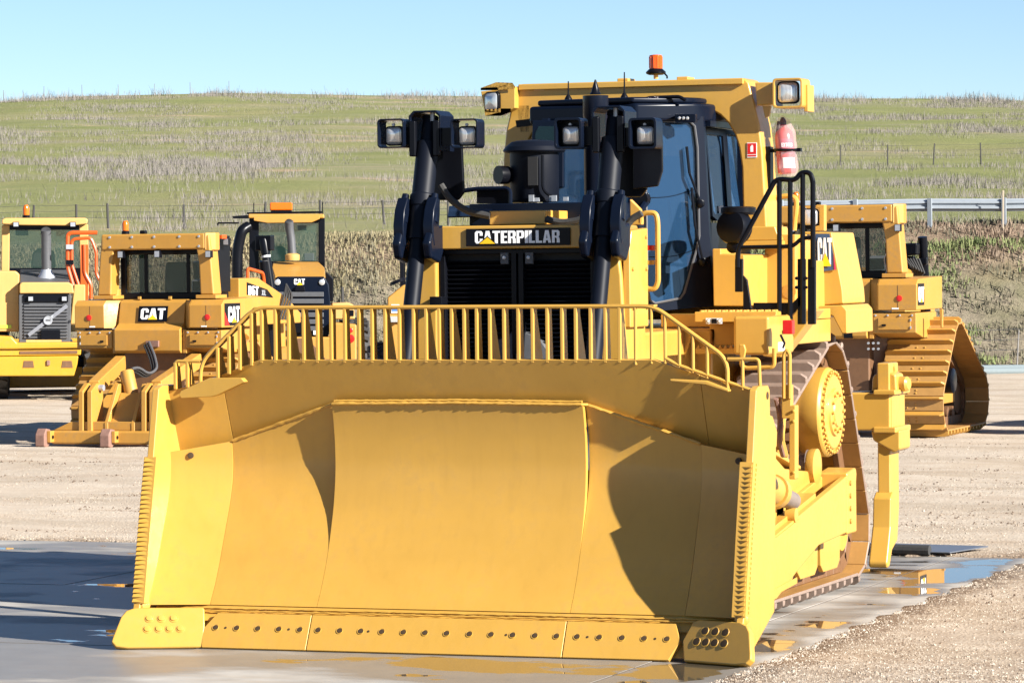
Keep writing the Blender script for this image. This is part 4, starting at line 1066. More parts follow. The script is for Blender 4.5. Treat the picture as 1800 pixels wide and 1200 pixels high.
for s in (-1, 1):
    lc = D.objects.new('lift_cylinder', None); COL.objects.link(lc); lc.parent = BD
    ax = (cyl_axis(s, 4) - cyl_axis(s, 2)).normalized()
    ct = lambda z: cyl_axis(s, z)
    M().cyl(ct(1.0), ct(3.2), .066, n=24).build('piston_rod', MAT['satin'], lc)
    M().lathe([(.095, 0), (.10, .02), (.10, .09), (.092, .10)], ct(3.30), ax, 28).build('collar', MAT['satin'], lc)
    M().lathe([(.086, 0), (.086, .30)], ct(3.04), ax, 28).build('lower_barrel', MAT['satin'], lc)
    M().lathe([(.088, 0), (.088, .44), (.080, .445), (.062, .45), (.062, .60), (.058, .605), (.058, .63), (.064, .635), (.064, .66), (.02, .665)], ct(3.385), ax, 28).build('barrel', MAT['satin'], lc)
    # trunnion yoke: two rounded cheeks
    for k in (-1, 1):
        prof = [(0, 3.16), (.05, 3.05), (.10, 2.99), (.15, 3.02), (.17, 3.12), (.16, 3.24), (.13, 3.36), (.05, 3.38), (.0, 3.28)]
        x0 = s * .766 + k * .078; x1 = s * .766 + k * .168
        yk = M().prism([(1.62 + y * .9 + (z - 3.0) * .3, z) for y, z in prof], 'x', x0, x1).build('yoke_cheek', NV, lc, bev=.014, seg=2)
        M().tube([V(s * .766 + k * .125, 1.74, 3.18), V(s * .766 + k * .122, 1.84, 3.40)], [.055, .028], 14).build('yoke_bolt', NV, lc)
        M().prism([(1.70, 3.14), (1.62, 3.02), (1.66, 2.90), (1.85, 2.86), (1.95, 2.98), (1.95, 3.16)], 'x', x0 + k * .01, x1 - k * .005).build('yoke_foot', NV, lc, bev=.025, seg=3)
    # bracket on the head: channel plate, shield behind
    yb2 = 1.93; xc = s * .759
    m_ = M(); w2 = .135; z0, z1 = 3.74, 4.06
    po = [(-w2, z0), (-w2, z1 - .04), (-w2 + .04, z1), (w2 - .04, z1), (w2, z1 - .04), (w2, z0), (w2 - .016, z0), (w2 - .016, z1 - .05), (w2 - .05, z1 - .016), (-w2 + .05, z1 - .016), (-w2 + .016, z1 - .05), (-w2 + .016, z0)]
    m_.prism([(xc + a, b) for a, b in po], 'y', yb2, yb2 + .30).build('head_bracket', NV, lc, bev=.005)
    for k in (-1, 1):
        M().box(xc + k * .10 - .028, xc + k * .10 + .028, yb2 - .02, yb2 + .03, 3.70, 3.98).build('bracket_ear', MAT['black'], lc, bev=.012)
    M().prism([(xc - .20, 3.42), (xc - .15, 3.36), (xc + .15, 3.36), (xc + .20, 3.42), (xc + .185, 3.80), (xc - .185, 3.80)], 'y', 2.26, 2.30).build('hose_shield', MAT['black'], lc, bev=.01)
    M().tube([V(xc + .03, yb2 + .1, 3.98), V(xc + .03, yb2 + .1, 4.05)], .02, 8).build('grease_tube', MAT['lgrey'], lc)
    # lamps either side
    for k in (-1, 1):
        cx = at({(-1,-1): 691, (-1,1): 820, (1,-1): 1002, (1,1): 1133}[(s, k)], 235, Y=1.93)
        hw = .112
        zc = cx.z
        if s < 0: cage(lc, cx.x - hw, cx.x + hw, yb2 - .06, .17, zc - .115, zc + .115, NV)
        else:
            cage(lc, cx.x - hw, cx.x + hw, yb2 - .06, .17, zc - .12, zc + .12, NV, .018)
            M().box(cx.x - hw + .01, cx.x + hw - .01, yb2 + .07, yb2 + .09, zc - .11, zc + .11).build('hood_back', MAT['black'], lc)
        lamp(lc, V(cx.x + .012, yb2 - .01, zc - .015 - (.005 if s < 0 else 0)), (.05 * k, -1, -.06), .078)
        M().lathe([(.012, 0), (.012, .02)], V(cx.x, yb2 + .02, zc + .07), (0, -1, 0), 8).build('lamp_pivot', MAT['lgrey'], lc)
        M().box(min(xc + k * .12, cx.x - k * hw), max(xc + k * .12, cx.x - k * hw), yb2 + .02, yb2 + .08, zc - .09, zc + .05).build('lamp_arm', MAT['black'], lc)
M().prism([(.86, 3.42), (1.06, 3.44), (1.10, 3.56), (1.10, 3.80), (.86, 3.80)], 'y', 2.22, 2.26).build('lamp_shield', MAT['black'], BD, bev=.01)
# ------------------------------------------------------------------ cab of the big bulldozer
YC = 4.4
def c_(x, y): return at(x, y, Y=YC)
cb = D.objects.new('cab', None); COL.objects.link(cb); cb.parent = BD
zr0 = c_(1228, 212).z; zr1 = c_(1228, 180).z; zb = c_(1250, 538).z
XL, XR = -.765, .80
XRr = .75; YB = 5.78
# roof with a raised centre
roof_plan = [(XL, YC), (.25, YC - .20), (.66, YC + .10), (XRr, YC + .30), (XRr, YB), (-XRr, YB), (-XRr, YC + .35)]
M().prism(roof_plan, 'z', zr0 + .0, zr1).build('cab_roof', NV, cb, bev=.03, seg=3)
M().prism([(x * .9, y) for x, y in roof_plan], 'z', zr1 + .001, zr1 + .05).build('roof_cap', NV, cb, bev=.02)
M().tube(fillet([c_(1128, 178), c_(1140, 172), c_(1195, 170), c_(1205, 177)], .03), .015, 8).build('roof_handle', MAT['black'], cb)
# floor and lower panels
M().prism([(XL, YC), (.25, YC - .18), (.66, YC + .12), (XRr, YC + .3), (XRr, YB), (-XRr, YB), (-XRr, YC + .3)], 'z', zb, zb + .1).build('cab_floor', NV, cb, bev=.02)
lean = .11   # the screen leans back
def scr(x, y, dy=0.):
    p = c_(x, y); t = (p.z - zb) / (zr0 - zb); k = max(0, min(1, (x - 1122) / 128)); q = at(x, y, Y=YC - .25 + .38 * k + lean * t + dy); return q
# right door-side front panel with the big pane let in
pane = [(1134, 214), (1213, 214), (1221, 222), (1226, 260), (1229, 415), (1224, 440), (1203, 514), (1196, 524), (1152, 533), (1143, 528), (1138, 505)]
outer = [(1120, 205), (1236, 205), (1250, 470), (1251, 538), (1140, 548), (1124, 500)]
def ring(name, outr, inr, mat, parent, th):
    "plate with a hole: outer and inner outlines in 3D, thickness towards the rear"
    from mathutils.geometry import tessellate_polygon
    O = [Vector(p) for p in outr]; I = [Vector(p) for p in inr]
    tri = tessellate_polygon([O, I]); al = O + I; n = len(al)
    m_ = M(); vs = al + [p + V(0, th, 0) for p in al]
    fs = [tuple(t) for t in tri] + [tuple(reversed([k + n for k in t])) for t in tri]
    for base, L in ((0, len(O)), (len(O), len(I))):
        for k in range(L):
            a, b = base + k, base + (k + 1) % L; fs.append((a, b, b + n, a + n))
    return m_.add(vs, fs).build(name, mat, parent)
ring('front_panel', [scr(*q) for q in outer], [scr(*q) for q in pane], NV, cb, .05)
wp_ = M().slab([scr(*q, .02) for q in pane], .008, (0, 1, 0)).build('windscreen', MAT['glass'], cb)
M().tube([scr(*q, -.004) for q in pane], .011, 6, closed=True).build('screen_trim', MAT['chrome'] if False else MAT['grey'], wp_)
# middle screen and left screen
pane2 = [(1118, 214), (1118, 545), (960, 545), (960, 214)]
M().slab([scr(*q, .02) for q in pane2], .008, (0, 1, 0)).build('centre_screen', MAT['glass'], cb)
pL = [(947, 222), (978, 222), (978, 300), (942, 300), (941, 235)]
M().slab([scr(*q, -.01) for q in ((936, 212), (990, 212), (990, 330), (930, 330))], .05, (0, 1, 0)).build('front_post', NV, cb, bev=.01)
M().slab([scr(*q, -.016) for q in pL], .006, (0, 1, 0)).build('left_screen', MAT['glass2'], cb)
for x in (1119, 958):
    M().slab([scr(x - 5, 208), scr(x + 5, 208), scr(x + 7, 545), scr(x - 3, 545)], .06, (0, 1, 0)).build('front_post', NV, cb)
# sweeps and frame behind the glass
for pts in ((1138, 348, 1200, 340), (1138, 452, 1212, 441)):
    M().tube(fillet([scr(pts[0], pts[1], .04), scr(pts[2] - 25, pts[1] - 1, .04), scr(pts[2] + 18, pts[3] - 6, .04)], .1), .022, 6).build('guard_strut', MAT['black'], cb)
M().tube([scr(1174, 350, .04), scr(1196, 526, .04)], .022, 6).build('guard_strut', MAT['black'], cb)
# wipers
for a, b, c in (((1207, 258), (1212, 305), (1232, 358)), ((1216, 330), (1222, 398), (1236, 460))):
    wz = D.objects.new('wiper', None); COL.objects.link(wz); wz.parent = cb
    M().tube([scr(*a, -.03), scr(*b, -.035)], .012, 6).build('wiper_blade', MAT['black'], wz)
    M().tube([scr(*b, -.04), scr(*c, -.03)], .010, 6).build('wiper_arm', MAT['black'], wz)
    M().lathe([(.035, 0), (.035, .04), (.02, .05)], scr(*c), (0, -1, 0), 12).build('wiper_motor', MAT['black'], wz)
# three small lamps under the roof
sl_ = M().slab([c_(1190, 216), c_(1226, 216), c_(1226, 201), c_(1190, 201)], .06, (0, -1, 0)).build('lamp_bar', NV, cb, bev=.006)
for x in (1198, 1205, 1212): M().lathe([(.015, 0), (.012, .008), (.004, .011)], c_(x, 208.5) - V(0, .06, 0), (0, -1, 0), 10).build('marker_lamp', MAT['lens'], cb)
# right side: frame with two panes
Xs = XRr
def s_(x, y, dx=0.): p = at(x, y, X=Xs); return at(x, y, X=Xs + dx - .10 * max(0, (p.z - zb - .7) / .75))
so_ = [(1239, 222), (1300, 231), (1306, 240), (1313, 370), (1308, 384), (1262, 388), (1253, 380)]
def ringx(name, outr, inrs, mat, parent, th):
    from mathutils.geometry import tessellate_polygon
    P_ = [[Vector((p[1], p[2], 0)) for p in r] for r in [outr] + inrs]
    tri = tessellate_polygon(P_); al = [Vector(p) for r in [outr] + inrs for p in r]; n = len(al)
    vs = al + [p + V(-th, 0, 0) for p in al]; fs = [tuple(t) for t in tri] + [tuple(reversed([k + n for k in t])) for t in tri]
    base = 0
    for r in [outr] + inrs:
        L = len(r)
        for k in range(L): a, b = base + k, base + (k + 1) % L; fs.append((a, b, b + n, a + n))
        base += L
    return M().add(vs, fs).build(name, mat, parent)
w1 = [(1242.5, 236), (1271, 239), (1280, 375), (1258, 377), (1254, 370)]
w2 = [(1278, 236), (1298, 239), (1302, 246), (1309, 368), (1304, 374), (1288, 375)]
ringx('side_window_frame', [s_(*q) for q in so_], [[s_(*q) for q in w1], [s_(*q) for q in w2]], MAT['black'], cb, .05)
g1 = M().slab([s_(*q, -.02) for q in w1], -.006, (1, 0, 0)).build('side_window', MAT['glass'], cb)
g2 = M().slab([s_(*q, -.02) for q in w2], -.006, (1, 0, 0)).build('side_window', MAT['glass'], cb)
M().slab([s_(*q, -.012) for q in ((1263, 362), (1271, 361), (1272, 374), (1264, 375))], .002, (1, 0, 0)).build('window_sticker', MAT['white'], g1)
for y in (258, 273): M().slab([s_(*q, -.05) for q in ((1247, y), (1256, y - 2), (1257, y + 2), (1248, y + 4))], .002, (1, 0, 0)).build('window_sticker', MAT['white'], g1)
M().box(XRr - .05, XRr, YC + .3, YB, zb + .1, s_(1262, 392).z).build('side_lower_panel', NV, cb)
M().box(XRr - .05, XRr, YC + .3, YB, s_(1240, 224).z, zr0 + .01).build('side_header', NV, cb)
M().prism([(.62, YC + .30), (XRr - .06, YC + .32), (XRr - .08, YC + .40), (.60, YC + .38)], 'z', zb, zr0).build('corner_post', NV, cb)
for y in (YB - .08,): M().box(XRr - .06, XRr - .001, y, YB, zb, zr0).build('rear_post', NV, cb)
M().box(-XRr, -XRr + .06, YB - .08, YB, zb, zr0).build('rear_post', NV, cb)
M().box(-XRr, -XRr + .06, YC + .36, YC + .44, zb, zr0).build('left_post', NV, cb)
M().slab([V(-XRr + .02, YC + .44, zb + .1), V(-XRr + .02, YB - .08, zb + .1), V(-XRr + .02, YB - .08, zr0), V(-XRr + .02, YC + .44, zr0)], .008, (1, 0, 0)).build('left_window', MAT['glass2'], cb)
M().box(-XRr + .06, XRr - .06, YB - .04, YB, zb + .1, zb + .55).build('rear_panel', NV, cb)
M().slab([V(-XRr + .06, YB - .02, zb + .55), V(XRr - .06, YB - .02, zb + .55), V(XRr - .06, YB - .02, zr0), V(-XRr + .06, YB - .02, zr0)], .006, (0, 1, 0)).build('rear_window', MAT['glass2'], cb)
# seat and console
M().prism([(4.95, zb + .1), (5.4, zb + .1), (5.5, zb + 1.25), (5.38, zb + 1.3), (5.25, zb + .6), (4.95, zb + .55)], 'x', -.26, .26).build('seat', MAT['matte'], cb, bev=.04)
M().prism([(4.5, zb + .1), (4.75, zb + .1), (4.7, zb + .75), (4.55, zb + .7)], 'x', -.5, .45).build('console', MAT['grey'], cb, bev=.03)
# mirror-like work lamp drum beside the cab
dr = at(1293, 400, Y=4.1)
M().lathe([(.11, -.06), (.145, -.03), (.145, .05), (.13, .09), (.05, .10)], dr, (-.25, -.9, .1), 24).build('horn_drum', MAT['black'], BD)
M().lathe([(.13, 0), (.145, .02), (.145, .06), (.12, .07)], at(1298, 378, Y=4.15), (0, 0, 1), 24).build('air_intake', MAT['black'], BD)
M().lathe([(.06, 0), (.05, .05), (.02, .06)], at(1290, 432, Y=4.1), (0, -.9, -.3), 14).build('sensor', MAT['black'], BD)
M().tube([at(1117, 385, Y=3.6), at(1135, 355, Y=3.8)], .03, 8).build('mirror_arm', NV, BD)
M().lathe([(.07, 0), (.07, .09)], at(1130, 350, Y=3.85), (0, -1, 0), 14).build('mirror', MAT['black'], BD)

# ------------------------------------------------------------------ roll bar
rp = D.objects.new('roll_bar', None); COL.objects.link(rp); rp.parent = BD
YR = 4.85
def r_(x, y): return at(x, y, Y=YR)
zt0 = r_(1310, 137).z; zmid = zt0 - .055; zlow = r_(1100, 192).z
hb = 1.035
def rop(top, y0, y1, name, dz=0., xin=0.):
    prof = []
    for s in (1, -1):
        q = [(s * (hb - .05), zt0), (s * (hb - .015), zt0 - .012), (s * (hb + .012), zt0 - .04), (s * (hb + .03), zt0 - .12), (s * (hb + .10), zt0 - .40), (s * 1.16, zt0 - .62), (s * 1.20, 3.02), (s * .985, 3.02), (s * .975, zt0 - .75), (s * .95, zt0 - .58), (s * .915, zt0 - .47), (s * .86, zt0 - .38), (s * .79, zt0 - .31), (s * .70, zlow - .02), (s * .60, zlow)]
        prof += q if s > 0 else list(reversed(q))
    return M().prism(prof, 'y', y0, y1).build(name, YM, rp, bev=.02, seg=3)
rop(0, YR, YR + .38, 'frame')
# front lip of the beam stands proud (throws the shade along its top)
M().box(-hb + .03, hb - .03, YR - .035, YR - .001, zt0 - .055, zt0 - .004).build('beam_lip', YM, rp, bev=.008)
for s in (-1, 1):
    M().box(s * .98, s * 1.32, YR - .06, YR + .45, 2.95, 3.02).build('base_flange', YM, rp, bev=.008)
    M().prism([(s * 1.0, 3.021), (s * 1.31, 3.021), (s * 1.27, 3.14), (s * 1.03, 3.14)], 'y', YR - .03, YR + .40).build('foot_gusset', YM, rp, bev=.01)
for x in (1088, 1193): p = r_(x, 139); M().box(p.x - .05, p.x + .05, YR + .1, YR + .3, zt0 + .0005, zt0 + .03).build('lifting_pad', YM, rp, bev=.008)
# caution labels, lift
for x0, x1, mt in ((921, 938, 'green'), (939, 956, 'white')):
    a, b = r_(x0, 159), r_(x1, 150); M().box(a.x, b.x, YR - .004, YR - .0008, a.z, b.z).build('warning_label', MAT[mt], rp)
# lamps at the ends of the roll bar
lrm = D.objects.new('roof_lamp', None); COL.objects.link(lrm); lrm.parent = BD
M().slab([r_(1327, 145), r_(1360, 145), r_(1361, 184), r_(1330, 186)], .16, (0, 1, 0)).build('lamp_bracket', YM, lrm, bev=.01)
p = at(1388, 163, Y=YR - .05)
cage(lrm, at(1359, 163, Y=YR - .1).x, at(1411, 163, Y=YR - .1).x, YR - .12, .26, at(1388, 190, Y=YR - .1).z, at(1388, 137.5, Y=YR - .1).z, YM, .016)
M().box(at(1411, 163, Y=YR).x + .01, at(1411, 163, Y=YR).x + .045, YR + .0, YR + .2, at(1388, 197, Y=YR).z, at(1388, 150, Y=YR).z).build('side_plate', YM, lrm, bev=.006)
lamp(lrm, V(p.x - .005, YR - .08, p.z), (.12, -1, .02), .095)
M().slab([r_(1340, 186), r_(1355, 186), r_(1352, 204), r_(1345, 208)], .03, (0, 1, 0)).build('bracket_foot', YM, lrm)
lrm = D.objects.new('roof_lamp', None); COL.objects.link(lrm); lrm.parent = BD
M().slab([r_(876, 155), r_(907, 152), r_(907, 190), r_(880, 200)], .14, (0, 1, 0)).build('lamp_bracket', YM, lrm, bev=.008)
fo = [(845, 161), (874, 158), (880, 202), (853, 203)]
M().slab([at(*q, Y=YR - .12) for q in ((845, 159), (872, 149), (901, 150), (905, 156), (876, 159))], .02, (0, 0, 1)).build('lamp_top', YM, lrm)
M().slab([at(*q, Y=YR - .06) for q in fo], .03, (0, 1, 0)).build('lamp_back', MAT['rust'] if False else YM, lrm, bev=.006)
M().slab([at(*q, Y=YR - .1) for q in ((874, 157), (905, 153), (905, 190), (880, 203))], .10, (0, 1, 0)).build('lamp_side', YM, lrm, bev=.006)
M().slab([at(*q, Y=YR - .13) for q in ((852, 199), (880, 197), (898, 197), (880, 204), (853, 204))], .03, (0, 0, 1)).build('lamp_floor', YM, lrm)
pl = at(865, 179, Y=YR - .08); lamp(lrm, V(pl.x, YR - .10, pl.z), (-.45, -1, .0), .085)
M().slab([r_(908, 186), r_(930, 186), r_(930, 232), r_(915, 232)], .1, (0, 1, 0)).build('bracket_black', MAT['black'], rp)
M().slab([at(*q, Y=YC + .2) for q in ((906, 212), (932, 209), (932, 221), (908, 224))], .06, (0, 1, 0)).build('camera_box', MAT['black'], BD)
# beacon, aerials
bc = D.objects.new('beacon', None); COL.objects.link(bc); bc.parent = BD
pb = at(1153, 139, Y=YR + .15)
hB = lambda y: at(1153, y, Y=YR + .15).z - pb.z
M().cyl(pb, pb + V(0, 0, hB(130)), .02, n=10).build('beacon_stalk', YM, bc)
M().lathe([(.06, hB(132)), (.083, hB(130)), (.086, hB(127)), (.055, hB(121)), (.03, hB(121))], pb, (0, 0, 1), 24).build('beacon_base', MAT['black'], bc)
ml, tl, ppl = nodes('amber_beacon'); ppl.inputs['Base Color'].default_value = (.75, .10, .003, 1); ppl.inputs['Roughness'].default_value = .12; ppl.inputs['Transmission Weight'].default_value = .25
lz = M().lathe([(.056, hB(121)), (.056, hB(101)), (.053, hB(97.5)), (.03, hB(96.5)), (.01, hB(96.3))], pb, (0, 0, 1), 24).build('beacon_lens', ml, bc)
for k in range(12):
    a = 2 * PI * k / 12; q = pb + V(math.cos(a), math.sin(a), 0) * .056
    M().cyl(q + V(0, 0, hB(120)), q + V(0, 0, hB(100)), .004, n=4).build('lens_rib', ml, bc)
M().tube([pb + V(.07, 0, hB(128)), pb + V(.10, 0, .02), pb + V(.10, 0, 0)], .008, 6).build('beacon_cable', MAT['black'], bc)
for x, y0, y1 in ((999, 177, 143), (1097.5, 174, 127)):
    a, b = at(x, y0, Y=YC + .1), at(x, y1, Y=YC + .1); M().tube([a, lerp(a, b, .2), b], [.016, .008, .005], 6).build('aerial', MAT['black'], cb)
    M().lathe([(.035, 0), (.03, .02), (.012, .05)], a, (0, 0, 1), 10).build('aerial_base', MAT['black'], cb)

# sign on the post and the bagged extinguisher clamped to it
sg = at(1322, 264, Y=YR); ha = r_(1331, 264).x - r_(1314, 264).x; hz_ = r_(1322, 251).z - r_(1322, 277).z
sp_ = M().box(sg.x - ha/2, sg.x + ha/2, YR - .006, YR - .001, sg.z - hz_/2, sg.z + hz_/2).build('safety_sign', MAT['white'], rp)
M().box(sg.x - ha*.45, sg.x + ha*.45, YR - .0072, YR - .0062, sg.z - hz_*.28, sg.z + hz_*.46).build('sign_face', MAT['red'], sp_)
M().box(sg.x - ha*.14, sg.x + ha*.14, YR - .0084, YR - .0074, sg.z - hz_*.12, sg.z + hz_*.26).build('sign_symbol', MAT['white'], sp_)
M().box(sg.x - ha*.05, sg.x + ha*.12, YR - .0084, YR - .0074, sg.z + hz_*.265, sg.z + hz_*.34).build('sign_symbol', MAT['white'], sp_)
M().box(sg.x - ha*.45, sg.x + ha*.45, YR - .0072, YR - .0062, sg.z - hz_*.44, sg.z - hz_*.33).build('sign_strip', MAT['red'], sp_)
eb = at(1384, 306, Y=5.0); zt = at(1377, 203, Y=5.0).z - eb.z
fe = thing('fire_extinguisher', 'red fire extinguisher in a clear plastic bag, strapped to the roll bar post', 'fire extinguisher', eb)
tl_ = V(-.038, 0, zt).normalized()
M().lathe([(.06, 0), (.078, .01), (.08, .03), (.08, zt * .62), (.07, zt * .72), (.035, zt * .80), (.03, zt * .84)], (0, 0, 0), tl_, 22).build('cylinder', MAT['red'], fe)
M().lathe([(.028, zt * .84), (.03, zt * .90), (.012, zt * .97)], (0, 0, 0), tl_, 12).build('valve', MAT['black'], fe)
M().tube([tl_ * zt * .9 + V(-.03, -.03, 0), V(-.078, -.03, zt * .7), V(-.086, -.02, zt * .3)], .012, 6).build('hose', MAT['black'], fe)
def wrapband(r, z0, z1, a0, a1, mt, nm):
    rows = []
    for k in range(5):
        rows.append([tl_ * lerp(z0, z1, k / 4) + V(math.cos(a) * r, math.sin(a) * r, 0) for a in frange(math.radians(a0), math.radians(a1), 12)])
    return M().grid(rows).build(nm, mt, fe)
pinkr = plain('label_red', (.50, .02, .05), .4); 
wrapband(.0815, zt * .34, zt * .60, -100, -20, pinkr, 'label')
wrapband(.0815, zt * .10, zt * .28, -95, -15, MAT['white'], 'label')
# lettering on the label, each letter bent onto the cylinder as a small flat plate
lz_ = zt * .46
lettering('label_letters', 'EXTING', V(-.025, -.0845, lz_), (.97, .25, 0), (0, 0, 1), .032, MAT['white'], pinkr, fe, W=.09)
bagp = []
for k in range(15):
    t = k / 14; zz = lerp(-.02, zt * 1.0, t); rr_ = interp([0, .1, .5, .8, .93, 1], [.085, .105, .098, .085, .055, .012], t)
    bagp.append((zz, rr_))
rows = []
for zz, rr_ in bagp:
    rows.append([tl_ * zz + V(math.cos(a), math.sin(a), 0) * rr_ * (1 + .16 * noise.noise(V(math.cos(a) * 1.6, math.sin(a) * 1.6, zz * 7)) + .10 * noise.noise(V(math.cos(a) * 4, math.sin(a) * 4, zz * 19))) for a in frange(0, 2 * PI, 26)])
M().grid(rows).build('plastic_bag', MAT['plastic'], fe, ang=25)
zst = at(1380, 264, Y=5.0).z - eb.z
M().tube([tl_ * zst + V(math.cos(a), math.sin(a), 0) * .103 for a in frange(0, 2 * PI * 19 / 20, 19)], .013, 6, closed=True).build('strap', MAT['black'], fe)
M().box(.09, .125, -.03, .02, zst - .015, zst + .015).build('strap_clip', MAT['black'], fe)
bk = at(1353, 285, Y=5.0)
M().box(bk.x - .025, bk.x + .02, 4.95, 5.05, bk.z - .22, bk.z + .13).build('extinguisher_bracket', MAT['black'], rp, bev=.005)
M().box(bk.x + .02, eb.x - .09, 4.97, 5.03, bk.z + .08, bk.z + .11).build('bracket_arm', MAT['black'], rp)

# ------------------------------------------------------------------ right side: deck, boxes, rails, tank
def b3(y): return lambda x, yy: at(x, yy, Y=y)
dk = D.objects.new('fender_deck', None); COL.objects.link(dk); dk.parent = BD
f3 = b3(3.6)
# deck with tread edge
za = f3(1240, 548).z
M().box(.93, 1.62, 3.6, 5.3, za - .085, za).build('deck_plate', YM, dk, bev=.008)
tm = M()
for i in range(11):
    for j in range(3):
        tm.lathe([(.02, 0), (.016, .012), (.01, .014)], (lerp(.98, 1.58, i / 10), 3.64 + .09 * j, za), (0, 0, 1), 8)
stuff(tm.build('tread_studs', YM, dk))
lb = M().slab([at(1241, 569, Y=3.595), at(1269.5, 569, Y=3.595), at(1269.5, 559, Y=3.595), at(1241, 559, Y=3.595)], .004, (0, -1, 0)).build('warning_label', MAT['white'], dk)
M().slab([at(1250.5, 568.3, Y=3.59), at(1260, 568.3, Y=3.59), at(1260, 559.8, Y=3.59), at(1250.5, 559.8, Y=3.59)], .003, (0, -1, 0)).build('label_patch', MAT['black'], lb)
for x in (1245.5, 1265):
    M().lathe([(.017, 0), (.017, .002), (.013, .0025)], at(x, 564, Y=3.588), (0, -1, 0), 14).build('label_ring', MAT['grey'], lb)
    M().lathe([(.012, 0), (.011, .001)], at(x, 564, Y=3.585), (0, -1, 0), 14).build('label_dot', MAT['white'], lb)
zs0 = at(1250, 622, Y=3.55).z
M().box(.95, 1.62, 3.95, 5.3, zs0 + .06, za - .09).build('side_box', YM, dk, bev=.01)
st = M().box(.95, 1.60, 3.55, 3.95, zs0, zs0 + .045).build('lower_step', YM, dk, bev=.006)
tm = M()
for i in range(14):
    x = lerp(.97, 1.57, i / 13); tm.add([(x - .016, 3.55, zs0 + .045), (x + .016, 3.55, zs0 + .045), (x + .016, 3.60, zs0 + .045), (x - .016, 3.60, zs0 + .045), (x, 3.575, zs0 + .075)], [(0,1,4),(1,2,4),(2,3,4),(3,0,4)])
stuff(tm.build('step_teeth', YM, dk))
M().slab([at(1200, 575, Y=3.75), at(1215, 592, Y=3.75), at(1204, 628, Y=3.75), at(1190, 628, Y=3.75)], .03, (0, 1, 0)).build('step_gusset', YM, dk)
# front battery box with rounded edge
ff = b3(3.1)
fbx0, fbx1 = ff(1289, 590).x, ff(1341, 590).x
M().box(fbx0, fbx1 + .05, 3.1, 3.85, ff(1289, 624).z, ff(1289, 556).z).build('battery_box', YM, dk, bev=.025, seg=3)
bz = ff(1289, 590).z
M().lathe([(.016, 0), (.016, .015), (.006, .018)], (fbx1 + .05, 3.5, bz + .02), (1, 0, 0), 10).build('latch', MAT['black'], dk)
M().box(fbx1 + .051, fbx1 + .053, 3.36, 3.55, bz - .13, bz - .06).build('white_label', MAT['white'], dk)
gh = lambda x, y: at(x, y, Y=3.0)
M().tube(fillet([gh(1303, 632), gh(1303, 642), gh(1311, 647), gh(1357, 645), gh(1361, 640), gh(1361, 612)], .03), .017, 8).build('grab_handle', YM, dk)
M().slab([gh(1299, 605), gh(1308, 605), gh(1311, 615), gh(1307, 635), gh(1302, 635), gh(1298, 617)], .03, (0, 1, 0)).build('handle_lug', YM, dk, bev=.01)
# beam and plates under the cab
M().box(.5, 1.35, 4.05, 4.4, at(1200, 575, Y=4.05).z, at(1200, 552, Y=4.05).z).build('cross_beam', YM, dk, bev=.01)
M().box(.45, 1.0, 3.95, 4.39, at(1150, 600, Y=4.0).z, at(1150, 577, Y=4.0).z - .0).build('service_door', YM, dk, bev=.01)
M().box(.42, .98, 3.9, 3.95, 1.7, at(1150, 580, Y=3.9).z).build('service_panel', YM, dk, bev=.015)
M().tube(fillet([at(1100, 588, Y=3.2), at(1150, 590, Y=3.2), at(1158, 600, Y=3.2), at(1158, 640, Y=3.2)], .06), .022, 8).build('service_handrail', YM, dk)
M().slab([at(1111, 622, Y=2.42), at(1119, 622, Y=2.42), at(1119, 611, Y=2.42), at(1111, 611, Y=2.42)], .003, (0, -1, 0)).build('small_label', MAT['black'], dk)
# grab rail on the guard with red and yellow clips
gq = lambda x, y: at(x, y, Y=2.45)
M().tube(fillet([gq(1127, 392), gq(1127, 378), gq(1136, 374), gq(1153, 374), gq(1156, 390), gq(1157, 495), gq(1152, 508), gq(1138, 508), gq(1131, 500), gq(1130, 490)], .05), .021, 10).build('grab_rail', YM, BD)
M().slab([gq(1128, 431), gq(1150, 431), gq(1150, 440), gq(1128, 440)], .04, (0, 1, 0)).build('red_clip', MAT['red'], BD, bev=.006)
M().slab([gq(1126, 458), gq(1150, 457), gq(1150, 465), gq(1126, 466)], .04, (0, 1, 0)).build('rail_clip', YM, BD, bev=.006)
# wedge brackets beside the hood
M().slab([at(1107, 350, Y=2.6), at(1125, 368, Y=2.6), at(1128, 395, Y=2.6), at(1108, 395, Y=2.6)], .06, (0, 1, 0)).build('wedge_bracket', YM, BD, bev=.006)
# body boxes behind the deck
f4 = b3(4.25)
bx = [(1252, 437), (1267, 437), (1267, 446), (1308, 448), (1308, 538), (1254, 538)]
M().slab([f4(*q) for q in bx], .9, (0, 1, 0)).build('tool_box', YM, BD, bev=.01)
f5 = b3(4.95)
M().slab([f5(1305, 448), f5(1338, 448), f5(1338, 540), f5(1305, 540)], .5, (0, 1, 0)).build('door_box', YM, BD, bev=.008)
M().lathe([(.03, 0), (.035, .015), (.02, .03)], f5(1322, 464), (0, -1, 0), 12).build('door_knob', MAT['black'], BD)
M().slab([f5(1344, 412), f5(1398, 412), f5(1398, 545), f5(1344, 545)], .5, (0, 1, 0)).build('side_door', YM, BD, bev=.008)
M().lathe([(.06, -.01), (.06, .006), (.03, .008)], f5(1387, 512), (0, -1, 0), 14).build('door_boss', MAT['yellow2'], BD)
M().slab([at(1390, 412, Y=5.1), at(1412, 412, Y=5.1), at(1412, 545, Y=5.1), at(1390, 545, Y=5.1)], .4, (0, 1, 0)).build('side_door', YM, BD, bev=.008)
